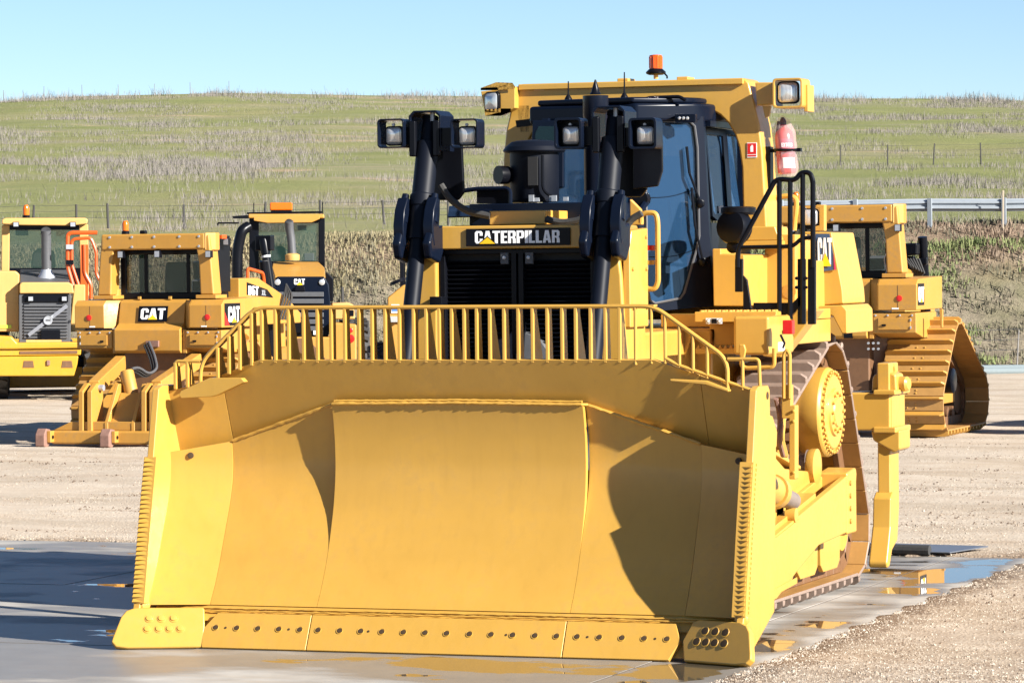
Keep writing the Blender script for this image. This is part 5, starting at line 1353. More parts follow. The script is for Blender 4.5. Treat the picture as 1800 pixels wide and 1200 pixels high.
# rail round the back of the deck
fy = b3(5.2)
M().tube(fillet([fy(1345, 350), fy(1385, 344), fy(1400, 348), fy(1400, 365), fy(1396, 405)], .05), .022, 8).build('rear_handrail', YM, BD)
M().slab([fy(1435, 360), fy(1449, 360), fy(1449, 406), fy(1432, 406), fy(1432, 398), fy(1440, 396), fy(1440, 366), fy(1432, 364)], .08, (0, 1, 0)).build('rear_lamp_hoop', YM, BD, bev=.006)
lamp(BD, fy(1424, 382), (.1, -1, 0), .075)
# fuel tank with its logo, rear fender skirt
tk = D.objects.new('fuel_tank', None); COL.objects.link(tk); tk.parent = BD
Xt = 1.5
ft = b3(5.55)
tq = [(1405, 407), (1462, 408), (1481, 508), (1483, 534), (1405, 540)]
M().slab([ft(*q) for q in tq], .75, (0, 1, 0)).build('tank_shell', YM, tk, bev=.015, seg=3)
oL = at(1435, 478, Y=5.54); oR = at(1470, 474, Y=5.54); oT = at(1434, 411, Y=5.54); oT2 = at(1458, 411, Y=5.54)
lgw = (oR - oL).length; lgh = (oT - oL).length
tmr = MAT['blue']
M().slab([oL, oR, oT2, oT], .004, (0, -1, 0)).build('logo_plate', plain('slate_blue', (.035, .075, .16), .4), tk)
mre = M().slab([at(1466, 474.5, Y=5.535), oR - V(0, .005, 0), at(1465, 444, Y=5.535)], .002, (0, -1, 0)).build('logo_stripe', plain('pink_red', (.45, .02, .08), .4), tk)
lo = at(1438, 465, Y=5.534); lo2 = at(1463, 465, Y=5.534); lt = at(1437, 418, Y=5.534)
lettering('logo_letters', 'CAT', lo, (lo2 - lo), (lt - lo), (lt - lo).length, MAT['white'], MAT['blue'], tk, W=(lo2 - lo).length, gap=.03)
tc_ = at(1452, 468, Y=5.527)
M().slab([tc_ - V(.045, 0, 0), tc_ + V(.045, 0, 0), tc_ + V(-.005, 0, .115)], .001, (0, -1, 0)).build('logo_triangle', MAT['logoy'], tk)
bp_ = M().slab([at(1415, 452, Y=5.54), at(1431, 452, Y=5.54), at(1431, 424, Y=5.54), at(1415, 424, Y=5.54)], .004, (0, -1, 0)).build('blue_white_label', MAT['white'], tk)
M().slab([at(1416, 449, Y=5.534), at(1430, 449, Y=5.534), at(1430, 439, Y=5.534), at(1416, 439, Y=5.534)], .002, (0, -1, 0)).build('label_patch', MAT['blue'], bp_)
fs_ = b3(5.35)
M().slab([fs_(x, y) for x, y in ((1385, 540), (1480, 536), (1488, 545), (1489, 586), (1480, 586), (1464, 556), (1452, 551), (1400, 551), (1385, 556))], .9, (0, 1, 0)).build('rear_fender', YM, tk, bev=.01)
M().slab([at(x, y, Y=4.0) for x, y in ((1340, 556), (1392, 556), (1400, 545), (1436, 545), (1390, 605), (1372, 628), (1356, 628), (1340, 626))], .25, (0, 1, 0)).build('fender_corner', YM, dk, bev=.01)
rl = at(1384, 575, Y=3.05)
M().box(rl.x - .04, rl.x + .04, 3.05, 3.13, rl.z - .055, rl.z + .055).build('red_reflector', MAT['red'], dk, bev=.006)
M().tube([at(1372, 588, Y=3.06), at(1379, 603, Y=3.06), at(1376, 612, Y=3.06)], .01, 6).build('lamp_wire', MAT['black'], dk)
# black access rails
hr = D.objects.new('access_rail', None); COL.objects.link(hr); hr.parent = BD
h_ = b3(3.75)
BK = MAT['black']
M().tube(fillet([h_(1297, 470), h_(1297, 438), h_(1362, 318), h_(1372, 315), h_(1398, 317), h_(1408, 303), h_(1424, 303), h_(1429, 318), h_(1429, 470)], .07, 5), .021, 10).build('top_rail', BK, hr)
M().tube(fillet([h_(1300, 435), h_(1395, 433), h_(1409, 418), h_(1430, 418)], .06, 5), .017, 8).build('mid_rail', BK, hr)
for x, y0, y1 in ((1370, 316, 590), (1389, 316, 560), (1411, 305, 568), (1429, 318, 470)):
    M().tube([h_(x, y0), h_(x, y1)], .021, 8).build('upright', BK, hr)
for x, y0, y1, w_ in ((1298, 455, 513, 6.5), (1408, 455, 570, 6.5), (1426, 455, 570, 6.5), (1371, 545, 590, 6)):
    M().slab([h_(x - w_, y0), h_(x + w_, y0), h_(x + w_, y1), h_(x - w_, y1)], .05, (0, 1, 0)).build('socket', BK, hr, bev=.006)
M().slab([h_(x, y) for x, y in ((1306, 484), (1313, 492), (1320, 540), (1330, 550), (1393, 550), (1393, 532), (1410, 515), (1412, 530), (1394, 552), (1330, 556), (1306, 554))], .03, (0, 1, 0)).build('kick_plate', BK, hr, bev=.004)
M().slab([h_(x, y) for x, y in ((1324, 532), (1392, 532), (1392, 552), (1324, 552))], .02, (0, 1, 0)).build('kick_board', BK, hr, bev=.004)
for x in (1401, 1417):
    for y in (489, 505): M().lathe([(.014, 0), (.014, .02)], h_(x, y), (0, -1, 0), 8).build('socket_bolt', BK, hr)
# main frame below the body
M().prism([(-.72, .75), (.72, .75), (.80, 2.3), (-.80, 2.3)], 'y', 2.5, 6.6).build('main_case', YM, BD, bev=.03)
M().box(-1.5, 1.5, 5.3, 6.3, za - .09, 2.85).build('rear_deck', YM, BD, bev=.02)
for s in (-1,):
    M().box(-1.62, -.93, 3.6, 5.3, za - .4, za).build('left_deck', YM, dk, bev=.01)
    M().box(-1.5, -.9, 4.25, 5.6, za, 2.95).build('left_box', YM, BD, bev=.02)
    M().prism([(5.5, 2.5), (6.3, 2.5), (6.2, 3.05), (5.5, 3.05)], 'x', -1.6, -.6).build('left_tank', YM, tk, bev=.02)
# ------------------------------------------------------------------ ripper
rpz = D.objects.new('ripper', None); COL.objects.link(rpz); rpz.parent = BD
YRp = 7.9
q_ = b3(YRp)
bx0, bx1 = -q_(1565, 690).x, q_(1565, 690).x
zt_, zb_ = q_(1540, 690).z, q_(1540, 757).z
M().box(-bx1, bx1 - .001, YRp, YRp + .5, zb_, zt_).build('ripper_beam', YM, rpz, bev=.02, seg=3)
xe = q_(1563, 690).x
for (x0, x1, yA, yB, nm) in ((1536, 1586, 685, 694, 'top_flange'), (1536, 1587, 750, 761, 'bottom_flange')):
    a, b = q_(x0, yA), q_(x1, yB); M().box(a.x, b.x - .06, YRp - .03, YRp + .56, b.z, a.z).build(nm, YM, rpz, bev=.012)
xr = q_(1587, 720).x
M().box(xe - .3, xr - .1, YRp + .02, YRp + .5, zb_, zt_).build('shank_pocket', YM, rpz, bev=.02)
hd1, hd2 = q_(1523, 690), q_(1570, 655)
M().prism([(hd1.x + .02, hd1.z), (hd2.x + .01, hd1.z), (hd2.x + .0, hd2.z - .02), (hd2.x - .05, hd2.z), (hd1.x + .06, hd2.z - .01), (hd1.x + .03, hd2.z - .04)], 'y', YRp + .1, YRp + .4).build('pocket_head', YM, rpz, bev=.03, seg=3)
e = q_(1553, 650)
M().tube([e + V(math.cos(a) * .045, 0.25, math.sin(a) * .05) for a in frange(-.6, PI + .6, 12)], .016, 8).build('lifting_eye', YM, rpz)
pz = q_(1575, 676); M().lathe([(.07, 0), (.07, .10), (.05, .12)], V(pz.x - .05, YRp + .25, pz.z), (1, -.2, 0), 16).build('pocket_pin', YM, rpz)
lo1, lo2 = q_(1528, 760), q_(1580, 790)
M().prism([(lo1.x, lo1.z + .02), (lo2.x, lo1.z + .02), (lo2.x, lo2.z), (lo2.x - .06, lo2.z - .03), (lo1.x + .12, lo2.z + .02), (lo1.x + .02, lo2.z + .08)], 'y', YRp + .05, YRp + .45).build('pocket_foot', YM, rpz, bev=.02, seg=3)
# shank: leg that leans, with boot and tip
def shank(xc):
    r = D.objects.new('ripper_shank', None); COL.objects.link(r); r.parent = BD
    z0 = lo2.z
    pf = [(YRp + .08, 1.9), (YRp + .42, 1.9), (YRp + .42, .55), (YRp + .34, .25), (YRp + .05, .14), (YRp - .02, .22), (YRp + .08, .55)]
    M().prism(pf, 'x', xc - .06, xc + .06).build('leg', YM, r, bev=.015)
    M().prism([(YRp - .0, .66), (YRp + .1, .72), (YRp + .14, .40), (YRp - .0, .18), (YRp - .08, .22), (YRp - .03, .4)], 'x', xc - .085, xc + .085).build('boot', YM, r, bev=.015)
    M().prism([(YRp + .06, .40), (YRp - .02, .42), (YRp - .18, .08), (YRp - .16, .03), (YRp - .08, .04), (YRp + .06, .24)], 'x', xc - .09, xc + .09).build('tip', YM, r, bev=.02)
xs_ = q_(1550, 830).x
shank(xs_); shank(-xs_); shank(0)
for s in (-1, 1):
    M().prism([(6.3, 1.0), (7.95, 1.25), (7.95, 1.65), (6.3, 1.35)], 'x', s * .45, s * .6).build('ripper_link', YM, rpz, bev=.02)
    M().cyl((s * .5, 6.4, 1.9), (s * .5, 7.95, 1.6), .09, n=16).build('ripper_cylinder', NV, rpz)
# ------------------------------------------------------------------ parked machines behind
def frame(d, px, rz=0.):
    p = wpt(d, (px - 900) / FPX * d); p.z = ground_z(d, (px - 900) / FPX * d)
    return Matrix.Translation(p) @ Matrix.Rotation(rz, 4, 'Z')
def machine(name, fr, label, cat, group=None):
    return thing(name, label, cat, fr.translation, fr.to_euler().z, group)
def kid(name, par):
    o = D.objects.new(name, None); COL.objects.link(o); o.parent = par; return o
def sc_(s):
    def f(*a): return tuple(x * s for x in a)
    return f
Y2, BKM = MAT['yellow2'], MAT['black']
GRP = 'yellow bulldozers parked in the yard seen from behind'
def beacon(par, p, r=.06, h=.16):
    b = kid('beacon', par)
    M().lathe([(r * 1.1, 0), (r * 1.1, .05), (r * .7, .06)], p, (0, 0, 1), 14).build('beacon_base', BKM, b)
    M().lathe([(r * .9, .06), (r * .95, .06 + h * .7), (r * .6, .06 + h), (.01, .06 + h * 1.02)], p, (0, 0, 1), 16).build('beacon_lens', MAT['amber'], b)
def worklamp(par, p, w_=.10, h_=.12):
    p = Vector(p); l = M().box(p.x - w_/2, p.x + w_/2, p.y - .05, p.y + .05, p.z - h_/2, p.z + h_/2).build('work_lamp', BKM, par, bev=.01)
    M().box(p.x - w_*.4, p.x + w_*.4, p.y - .056, p.y - .051, p.z - h_*.4, p.z + h_*.4).build('lens', MAT['lgrey'], l)
def rear_dozer(fr, s, label, tw, tx, n_shoe, shoe_mats):
    r = machine('bulldozer', fr, label, 'bulldozer', GRP)
    m_ = lambda: M()
    def B(x0, x1, y0, y1, z0, z1, nm, mt=Y2, par=r, bev=.015): return M().box(*[v * s for v in (x0, x1, y0, y1, z0, z1)]).build(nm, mt, par, bev=bev)
    def Pr(poly, ax, a, b, nm, mt=Y2, par=r, bev=.015): return M().prism([(p[0] * s, p[1] * s) for p in poly], ax, a * s, b * s).build(nm, mt, par, bev=bev)
    # tank in three bays
    tk = kid('fuel_tank', r)
    Pr([(.02, 1.42), (-.02, 1.46), (-.02, 1.80), (.14, 1.90), (.22, 2.25), (.30, 2.29), (1.5, 2.29), (1.5, 1.42)], 'x', -.60, .58, 'centre_bay', par=tk)
    for k in (-1, 1):
        a = .57 if k > 0 else .62
        Pr([(0, 1.83), (0, 2.20), (.10, 2.28), (1.6, 2.31), (1.6, 1.83)], 'x', k * (a + .17), k * 1.32, 'side_bay', par=tk)
        M().add([V(*q) * s for q in ((k*(a+.17), .0, 1.83), (k*(a+.17), .0, 2.20), (k*(a+.17), .10, 2.28), (k*a, .20, 1.83), (k*a, .24, 2.22), (k*a, .27, 2.28), (k*a, .9, 2.28), (k*a, .9, 1.83), (k*(a+.17), .9, 2.28), (k*(a+.17), .9, 1.83))],
                [(0,1,4,3),(1,2,5,4),(2,8,6,5),(3,4,5,6,7),(0,3,7,9),(0,9,8,2,1),(7,6,8,9)]).build('bay_cheek', Y2, tk)
        lb = Pr([(.03, 1.50), (.03, 1.79), (1.3, 1.79), (1.3, 1.42), (.5, 1.42)], 'x', k * .66, k * 1.30, 'tool_box', par=tk)
        B(min(k*.74, k*1.22), max(k*.74, k*1.22), .005, .03, 1.55, 1.72, 'box_door', par=tk, bev=.006)
        mb = M()
        for q in (.70, .88, 1.06, 1.24): mb.lathe([(.016, 0), (.016, .014), (.008, .018)], V(k * q, .03, 1.755) * s, (0, -1, 0), 8)
        stuff(mb.build('bolt_heads', MAT['lgrey'], tk))
        B(k*1.04 - .003, k*1.04 + .003, -.003, .004, 1.84, 2.19, 'panel_seam', MAT['shoein'], tk, 0)
        B(min(k*.80,k*.86), max(k*.80,k*.86), -.012, .006, 1.60, 1.63, 'latch', BKM, tk, .004)
        for zz in (1.58, 1.69): B(min(k*1.215,k*1.235), max(k*1.215,k*1.235), -.006, .006, zz - .02, zz + .02, 'hinge', MAT['lgrey'], tk, .003)
        B(min(k*.95,k*1.05), max(k*.95,k*1.05), -.004, .001, 1.845, 1.865, 'small_label', MAT['white'], tk, 0)
        M().lathe([(.048, 0), (.048, .012), (.04, .016)], V(k * 1.06, 0, 2.0) * s, (0, -1, 0), 18).build('reflector', MAT['red'], tk)
        Pr([(.05, 1.42), (.05, 1.80), (.16, 1.80), (.16, 1.42)], 'x', k * .60, k * .66, 'hinge_post', par=tk, bev=.006)
        M().cyl(V(k * .9, .6, 2.29) * s, V(k * .9, .6, 2.46) * s, .12 * s, n=18).build('filler_neck', Y2, tk)
        B(min(k*.25,k*.3), max(k*.25,k*.3), .26, .30, 2.29, 2.34, 'lifting_lug', par=tk, bev=.004)
    # roll bar
    rb = kid('roll_bar', r)
    B(-.96, .90, .28, .58, 3.10, 3.36, 'beam', par=rb, bev=.03)
    M().prism([(.90 * s, .28 * s), (1.04 * s, .42 * s), (1.04 * s, .58 * s), (.90 * s, .58 * s)], 'z', 3.08 * s, 3.37 * s).build('beam_end', Y2, rb, bev=.02)
    for k in (-1, 1):
        Pr([(k*.78, 3.30), (k*.97, 3.34), (k*1.05, 2.36), (k*.80, 2.36), (k*.78, 2.9), (k*.74, 3.09)], 'y', .30, .62, 'post', par=rb, bev=.03)
        B(min(k*.74,k*1.10), max(k*.74,k*1.10), .26, .70, 2.30, 2.36, 'post_foot', par=rb, bev=.008)
    mb = M()
    for q in (-.8, -.4, .0, .45, .8):
        mb.lathe([(.022, 0), (.02, .012)], V(q, .28, 3.31) * s, (0, -1, 0), 8); mb.lathe([(.022, 0), (.02, .012)], V(q, .28, 3.15) * s, (0, -1, 0), 8)
    stuff(mb.build('bolt_heads', MAT['lgrey'], rb))
    # cab
    cb = kid('cab', r)
    B(-.80, .80, .66, 1.45, 3.02, 3.12, 'roof', BKM, cb, .03)
    B(-.80, .80, .66, 1.45, 2.28, 2.40, 'floor', BKM, cb, .02)
    for x0, x1 in ((-.80, -.69), (.69, .80)):
        for y0, y1 in ((.66, .78), (1.36, 1.45)): B(x0, x1, y0, y1, 2.38, 3.04, 'cab_post', BKM, cb, .02)
    for x in (-.34, .42): B(x - .03, x + .03, .67, .72, 2.38, 3.04, 'window_bar', BKM, cb, .008)
    B(-.69, .69, .68, .695, 2.39, 3.03, 'rear_window', MAT['glass2'], cb, 0)
    B(-.69, .69, 1.42, 1.43, 2.39, 3.03, 'front_window', MAT['glass2'], cb, 0)
    B(.78, .79, .78, 1.36, 2.39, 3.03, 'side_window', MAT['glass2'], cb, 0)
    B(-.79, -.78, .78, 1.36, 2.39, 3.03, 'side_window', MAT['glass2'], cb, 0)
    Pr([(1.05, 2.38), (1.25, 2.38), (1.22, 2.86), (1.14, 2.92), (1.08, 2.82)], 'x', -.20, .20, 'seat', MAT['matte'], cb, .05)
    Pr([(.9, 2.38), (1.1, 2.38), (1.1, 2.62), (.9, 2.6)], 'x', .36, .66, 'console', MAT['lgrey'], cb, .03)
    Pr([(.88, 2.42), (.91, 2.42), (.91, 2.58), (.88, 2.58)], 'x', .40, .62, 'display', BKM, cb, .01)
    beacon(r, V(-.58, .42, 3.36) * s); worklamp(r, V(.99, .26, 3.02) * s); worklamp(r, V(-.60, .3, 3.03) * s); worklamp(r, V(.06, .3, 3.03) * s)
    B(-.32, -.22, .4, .5, 3.362, 3.42, 'camera_box', BKM)
    # case, tracks
    B(-.55, .55, .25, 4.2, .55, 1.45, 'main_case', MAT['shoein'], bev=.03)
    Pr([(2.5, 1.4), (4.4, 1.4), (4.4, 2.2), (2.5, 2.45)], 'x', -.55, .55, 'engine_hood', bev=.03)
    for k in (-1, 1):
        track(r, [(2.55*s, .47*s, .38*s), (.32*s, .47*s, .38*s), (1.08*s, 1.18*s, .44*s)][::-1] and [(.32*s, .47*s, .38*s), (2.55*s, .47*s, .38*s), (1.08*s, 1.18*s, .44*s)], k * tx, tw, n_shoe, .085, .026, shoe_mats, bolts=True)
        M().lathe([(.05, -.3), (.3, -.3), (.34, -.1), (.34, 0), (.3, .04), (.12, .06), (.1, .1)], V(k * .95, 1.08, 1.18) * s, (k, 0, 0), 28).build('final_drive', Y2, r)
        for y in (.32, 2.55): M().lathe([(.06, -.12), (.25, -.1), (.27, -.03), (.27, .03), (.25, .1), (.06, .12)], (k * tx, y * s, .47 * s), (1, 0, 0), 22).build('idler', MAT['shoein'], r)
        for i in range(5): M().lathe([(.1, -.14), (.1, .14)], (k * tx, lerp(.75, 2.1, i / 4) * s, .28 * s), (1, 0, 0), 12).build('roller', MAT['shoein'], r)
        Pr([(.5, .42), (2.3, .42), (2.2, .72), (.7, .72)], 'x', k * (tx/s - .12), k * (tx/s + .12), 'roller_frame', Y2)
        M().cyl(V(k * .62, 3.6, 1.1) * s, V(k * .62, 3.3, 2.9) * s, .08, n=14).build('lift_cylinder', BKM, r)
    return r
# --- the dozer at left, ripper towards us
FL = frame(60.3, 260)
LD = rear_dozer(FL, 1., 'yellow bulldozer parked at left, seen from behind with a ripper and a white-lettered badge', .74, 1.0, 38, [Y2, MAT['shoein'], MAT['shoein'], MAT['shoey']])
def l_(x, y, Y): return at(x, y, fr=FL, Y=Y)
a, b, c = l_(238, 559, .12), l_(287, 558, .12), l_(240, 534, .2)
lg = kid('badge', LD)
tilt = V(0, .08, .35).normalized()
cat_logo(V(-.235, .125, 1.93), (1, 0, 0), tilt, .52, .26, lg)
lg2 = kid('side_badge', LD)
cat_logo(V(1.3215, .10, 1.86), (0, 1, 0), (0, 0, 1), .62, .36, lg2, red=True)
# ripper
rp2 = kid('ripper', LD)
YL_ = -2.25
def q2(x, y): return l_(x, y, YL_)
x0, x1 = q2(88, 770).x, q2(318, 770).x
zb, zt = q2(180, 781).z, q2(180, 757).z
M().box(x0, x1, YL_, YL_ + .35, zb, zt).build('ripper_beam', Y2, rp2, bev=.04)
M().prism([(x0, zt), (q2(268, 750).x, zt), (q2(262, 738).x, zt + .14), (q2(120, 738).x, zt + .14)], 'y', YL_ + .1, YL_ + .34).build('beam_web', Y2, rp2, bev=.01)
for px_ in (80, 193, 306):
    x = q2(px_, 770).x
    k_ = M().prism([(YL_ - .2, .02), (YL_ - .08, .0), (YL_ + .02, .08), (YL_ + .02, zt + .02), (YL_ - .12, zt + .04), (YL_ - .2, zt - .06)], 'x', x - .085, x + .085).build('ripper_shank', MAT['rust'], rp2, bev=.02)
    M().lathe([(.03, 0), (.03, .01)], (x + .1505, YL_ - .05, zt - .10), (1, 0, 0), 10).build('pin_hole', MAT['black'], rp2)
    M().box(x + .0855, x + .15, YL_ - .12, YL_ + .02, zb + .03, zt).build('shank_socket', Y2, rp2, bev=.01)
Yc_ = YL_ + .15
zc = l_(155, 672, Yc_ + .3).z
for pa_, pb_, en in ((143, 158, (212, 637)), (253, 267, (346, 633))):
    for px_ in (pa_, pb_):
        x = l_(px_, 730, Yc_).x
        M().prism([(Yc_ - .10, zt - .2), (Yc_ - .08, zt + .62), (Yc_ + .12, zc), (Yc_ + .34, zc - .02), (Yc_ + .34, zt + .3), (Yc_ + .2, zt - .2)], 'x', x - .01, x + .075).build('ripper_cheek', Y2, rp2, bev=.015)
    xa = l_(pa_, 730, Yc_).x
    M().lathe([(.05, 0), (.05, .34)], (xa - .04, Yc_ + .2, zc - .08), (1, 0, 0), 14).build('link_pin', MAT['lgrey'], rp2)
    e_ = l_(en[0], en[1], -.15)
    M().bar((xa + .13, Yc_ + .2, zc - .08), e_, .18, .23).build('upper_arm', Y2, rp2, bev=.02)
    M().bar((xa + .13, Yc_ + .2, zt + .0), V(e_.x, -.1, .85), .22, .26).build('lower_arm', Y2, rp2, bev=.02)
fx0, fx1 = l_(190, 715, Yc_).x, l_(243, 715, Yc_).x
M().prism([(Yc_, zt - .1), (Yc_ + .02, zt + .1), (Yc_ + .4, zt + .58), (Yc_ + .6, zt + .55), (Yc_ + .4, zt - .1)], 'x', fx0 + .02, fx1 - .1).build('centre_frame', Y2, rp2, bev=.02)
for x in (fx0 - .04, fx1 - .1): M().prism([(Yc_ - .06, zt - .1), (Yc_ - .06, zt + .12), (Yc_ + .35, zt + .72), (Yc_ + .62, zt + .72), (Yc_ + .45, zt - .1)], 'x', x, x + .06).build('frame_plate', Y2, rp2, bev=.01)
ca, cb_ = l_(231, 690, Yc_ + .5), l_(223, 654, Yc_ + .55)
M().lathe([(.11, -.1), (.11, (cb_ - ca).length), (.10, (cb_ - ca).length + .02)], ca, cb_ - ca, 20).build('tilt_cylinder', Y2, rp2)
hp = [(262, 601), (272, 625), (277, 648), (262, 658), (244, 645), (232, 648)]
for k in range(3):
    M().tube(fillet([l_(x - 4 * k, y + 3 * k, lerp(-.1, -1.3, i / 5)) for i, (x, y) in enumerate(hp)], .12, 4), .022, 8).build('ripper_hose', MAT['rubber'] if k else MAT['grey'], rp2)
bp = l_(269, 604, -.05); M().box(bp.x - .12, bp.x + .10, -.07, -.025, bp.z - .05, bp.z + .05).build('hose_bulkhead', MAT['rust'], rp2)
# right shoulder of the dozer: hood side with the model plate, grab bar, lift cylinder head
hs = kid('hood_shoulder', LD)
M().prism([(1.6, 1.83), (4.2, 1.83), (4.2, 2.0), (3.6, 2.28), (2.4, 2.62), (1.6, 2.62)], 'x', .55, .92).build('shoulder_panel', Y2, hs, bev=.02)
M().slab([V(.9215, 1.9, 2.34), V(.9215, 3.0, 2.28), V(.9215, 2.75, 2.42), V(.9215, 1.9, 2.55)], .004, (1, 0, 0)).build('model_plate', MAT['black'], hs)
lettering('model_letters', 'D6T', V(.927, 1.95, 2.34), (0, 1, -.04), (0, .05, 1), .15, MAT['white'], MAT['black'], hs, W=.42)
lettering('model_letters', 'XL', V(.927, 2.5, 2.325), (0, 1, -.04), (0, .05, 1), .09, MAT['lgrey'], MAT['black'], hs, W=.18)
M().tube(fillet([V(.85, 2.1, 2.60), V(.85, 2.1, 2.78), V(.85, 2.75, 2.70), V(.85, 2.8, 2.50)], .08), .03, 8).build('orange_grab_bar', MAT['orange'], hs)
M().box(.84, .90, .8, 1.3, 2.4, 3.32).build('side_grille', MAT['black'], LD, bev=.01)
worklamp(LD, V(1.0, .95, 3.22)); M().box(.88, 1.02, .7, .9, 3.27, 3.33).build('orange_marker', MAT['orange'], LD)
lcx = kid('lift_cylinder_head', LD)
pa, pb = at(463, 420, fr=FL, Y=3.6), at(476, 505, fr=FL, Y=3.6)
M().lathe([(.075, 0), (.085, .05), (.085, .25)], pa, pb - pa, 16).build('head', BKM, lcx)
M().cyl(lerp(pa, pb, .3), lerp(pa, pb, 1.3), .075, n=16).build('barrel', BKM, lcx)
M().cyl(lerp(pa, pb, .34), lerp(pa, pb, .38), .078, n=16).build('white_band', MAT['white'], lcx)
M().box(pa.x - .14, pa.x + .16, pa.y - .05, pa.y + .12, pa.z - .2, pa.z + .06).build('head_bracket', BKM, lcx, bev=.02)
for k in range(4): M().tube(fillet([V(.9 + .05 * k, 3.2, 1.9), V(1.0 + .05 * k, 3.3, 2.3), V(.95, 3.5, 2.5)], .1), .02, 6).build('hose', MAT['rubber'], LD)
# --- the wide-track dozer at right
FR = frame(58.4, 1456)
RD = rear_dozer(FR, 1.085, 'yellow bulldozer with extra wide tracks parked at right behind the big dozer', 1.06, 1.33, 36, [Y2, MAT['shoein'], Y2, MAT['shoey']])
lg3 = kid('side_badge', RD)
cat_logo(V(1.4335, .06, 2.06), (0, 1, 0), (0, 0, 1), .42, .34, lg3)
s_1 = 1.085
def r2(x, y, Y): return at(x, y, fr=FR, Y=Y)
ld = kid('lift_cylinder_head', RD)
M().slab([r2(1584, 428, 3.2), r2(1612, 427, 3.2), r2(1611, 448, 3.2), r2(1585, 450, 3.2)], .25, (0, 1, 0)).build('valve_box', BKM, ld, bev=.03)
M().slab([r2(1588, 450, 3.3), r2(1606, 450, 3.3), r2(1608, 485, 3.3), r2(1592, 485, 3.3)], .15, (0, 1, 0)).build('cylinder_head', BKM, ld, bev=.02)
M().slab([r2(1606, 455, 3.3), r2(1629, 453, 3.3), r2(1629, 465, 3.3), r2(1606, 468, 3.3)], .12, (0, 1, 0)).build('hose_block', BKM, ld, bev=.02)
for k in range(6):
    M().tube(fillet([r2(1590 + 5 * k, 455, 3.2), r2(1600 + 5 * k, 466 + 3 * k, 3.1), r2(1608 + 3 * k, 478, 3.15), r2(1604 + 2 * k, 500, 3.2)], .1), .018, 6).build('hose', MAT['rubber'], ld)
for k in range(3): M().tube(fillet([r2(1570, 470, 2.9), r2(1580, 452 + 4 * k, 3.0), r2(1592, 470, 3.1)], .1), .018, 6).build('hose', MAT['rubber'], ld)
for (x, y) in ((1546, 386), (1554, 400)): pass
M().tube(fillet([r2(1556, 420, .6), r2(1561, 440, .55), r2(1554, 455, .6), r2(1560, 478, .6), r2(1552, 487, .6)], .06), .012, 6).build('lamp_wire', MAT['lgrey'], RD)
M().slab([r2(1653, 576, .4), r2(1657, 576, .4), r2(1657, 543, .4), r2(1651, 543, .4)], .06, (0, 1, 0)).build('handle_lug', Y2, RD, bev=.01)
M().lathe([(.2, 0), (.2, .38), (.17, .40)], (1.45, .75, .86), (1, 0, 0), 20).build('hub_cap', BKM, RD)
M().prism([(.35, .55), (.95, .60), (.9, 1.15), (.6, 1.2)], 'x', 1.3, 1.62).build('frame_casting', MAT['pale'], RD, bev=.05)
# mounting plate and ring seen under the tank
M().lathe([(.58, 0), (.60, .02), (.60, .06), (.5, .08), (.48, .08), (.1, .09)], (.42, .55, 1.25), (.5, -1, 0), 36).build('ripper_mount', MAT['shoein'], RD)
mb = M()
for i in range(3):
    for j in range(2): mb.lathe([(.02, 0), (.02, .02)], (.62 + .08 * i, .12, 1.38 + .09 * j), (0, -1, 0), 8)
stuff(mb.build('bolt_heads', MAT['lgrey'], RD))
M().box(.26, .40, -.03, .02, 1.55, 1.68).build('tow_socket', BKM, RD)
# --- its neighbour, outside the picture to the right, whose shadow falls into it
def copy_tree(o, parent=None):
    c = o.copy(); COL.objects.link(c); c.parent = parent
    for ch in list(o.children): copy_tree(ch, c)
    return c
ND = copy_tree(RD); ND.location = wpt(56.6, 11.9, RD.location.z)
tag(ND, 'yellow bulldozer beyond the right edge, its shadow lying across the gravel', 'bulldozer', GRP)

# --- wheels for the loaders
def wheel(par, c, R, wd, side=1):
    w_ = kid('wheel', par); M().cyl((0, c[1], c[2]), c, .12, n=10).build('axle', BKM, par) if abs(c[0]) > .5 else None
    M().lathe([(R * .5, -wd / 2), (R * .86, -wd / 2), (R * .96, -wd * .40), (R, -wd * .3), (R, wd * .3), (R * .96, wd * .40), (R * .86, wd / 2), (R * .5, wd / 2)], c, (1, 0, 0), 36).build('tyre', MAT['rubber'], w_)
    m_ = M()
    for k in range(22):
        for sd in (-1, 1):
            a = 2 * PI * (k + (.5 if sd > 0 else 0)) / 22; u = V(0, math.cos(a), math.sin(a)); t = V(0, -math.sin(a), math.cos(a))
            o = Vector(c); m_.bar(o + u * R + V(sd * wd * .03, 0, 0) , o + u * R * .995 + V(sd * wd * .46, 0, 0) + t * .10, .09, .07, u)
    stuff(m_.build('tread_lugs', MAT['rubber'], w_))
    M().lathe([(.1, -wd * .3), (R * .52, -wd * .35), (R * .52, wd * .35), (R * .4, wd * .3), (.12, wd * .25), (.1, wd * .3)], c, (1, 0, 0), 24).build('rim', Y2, w_)
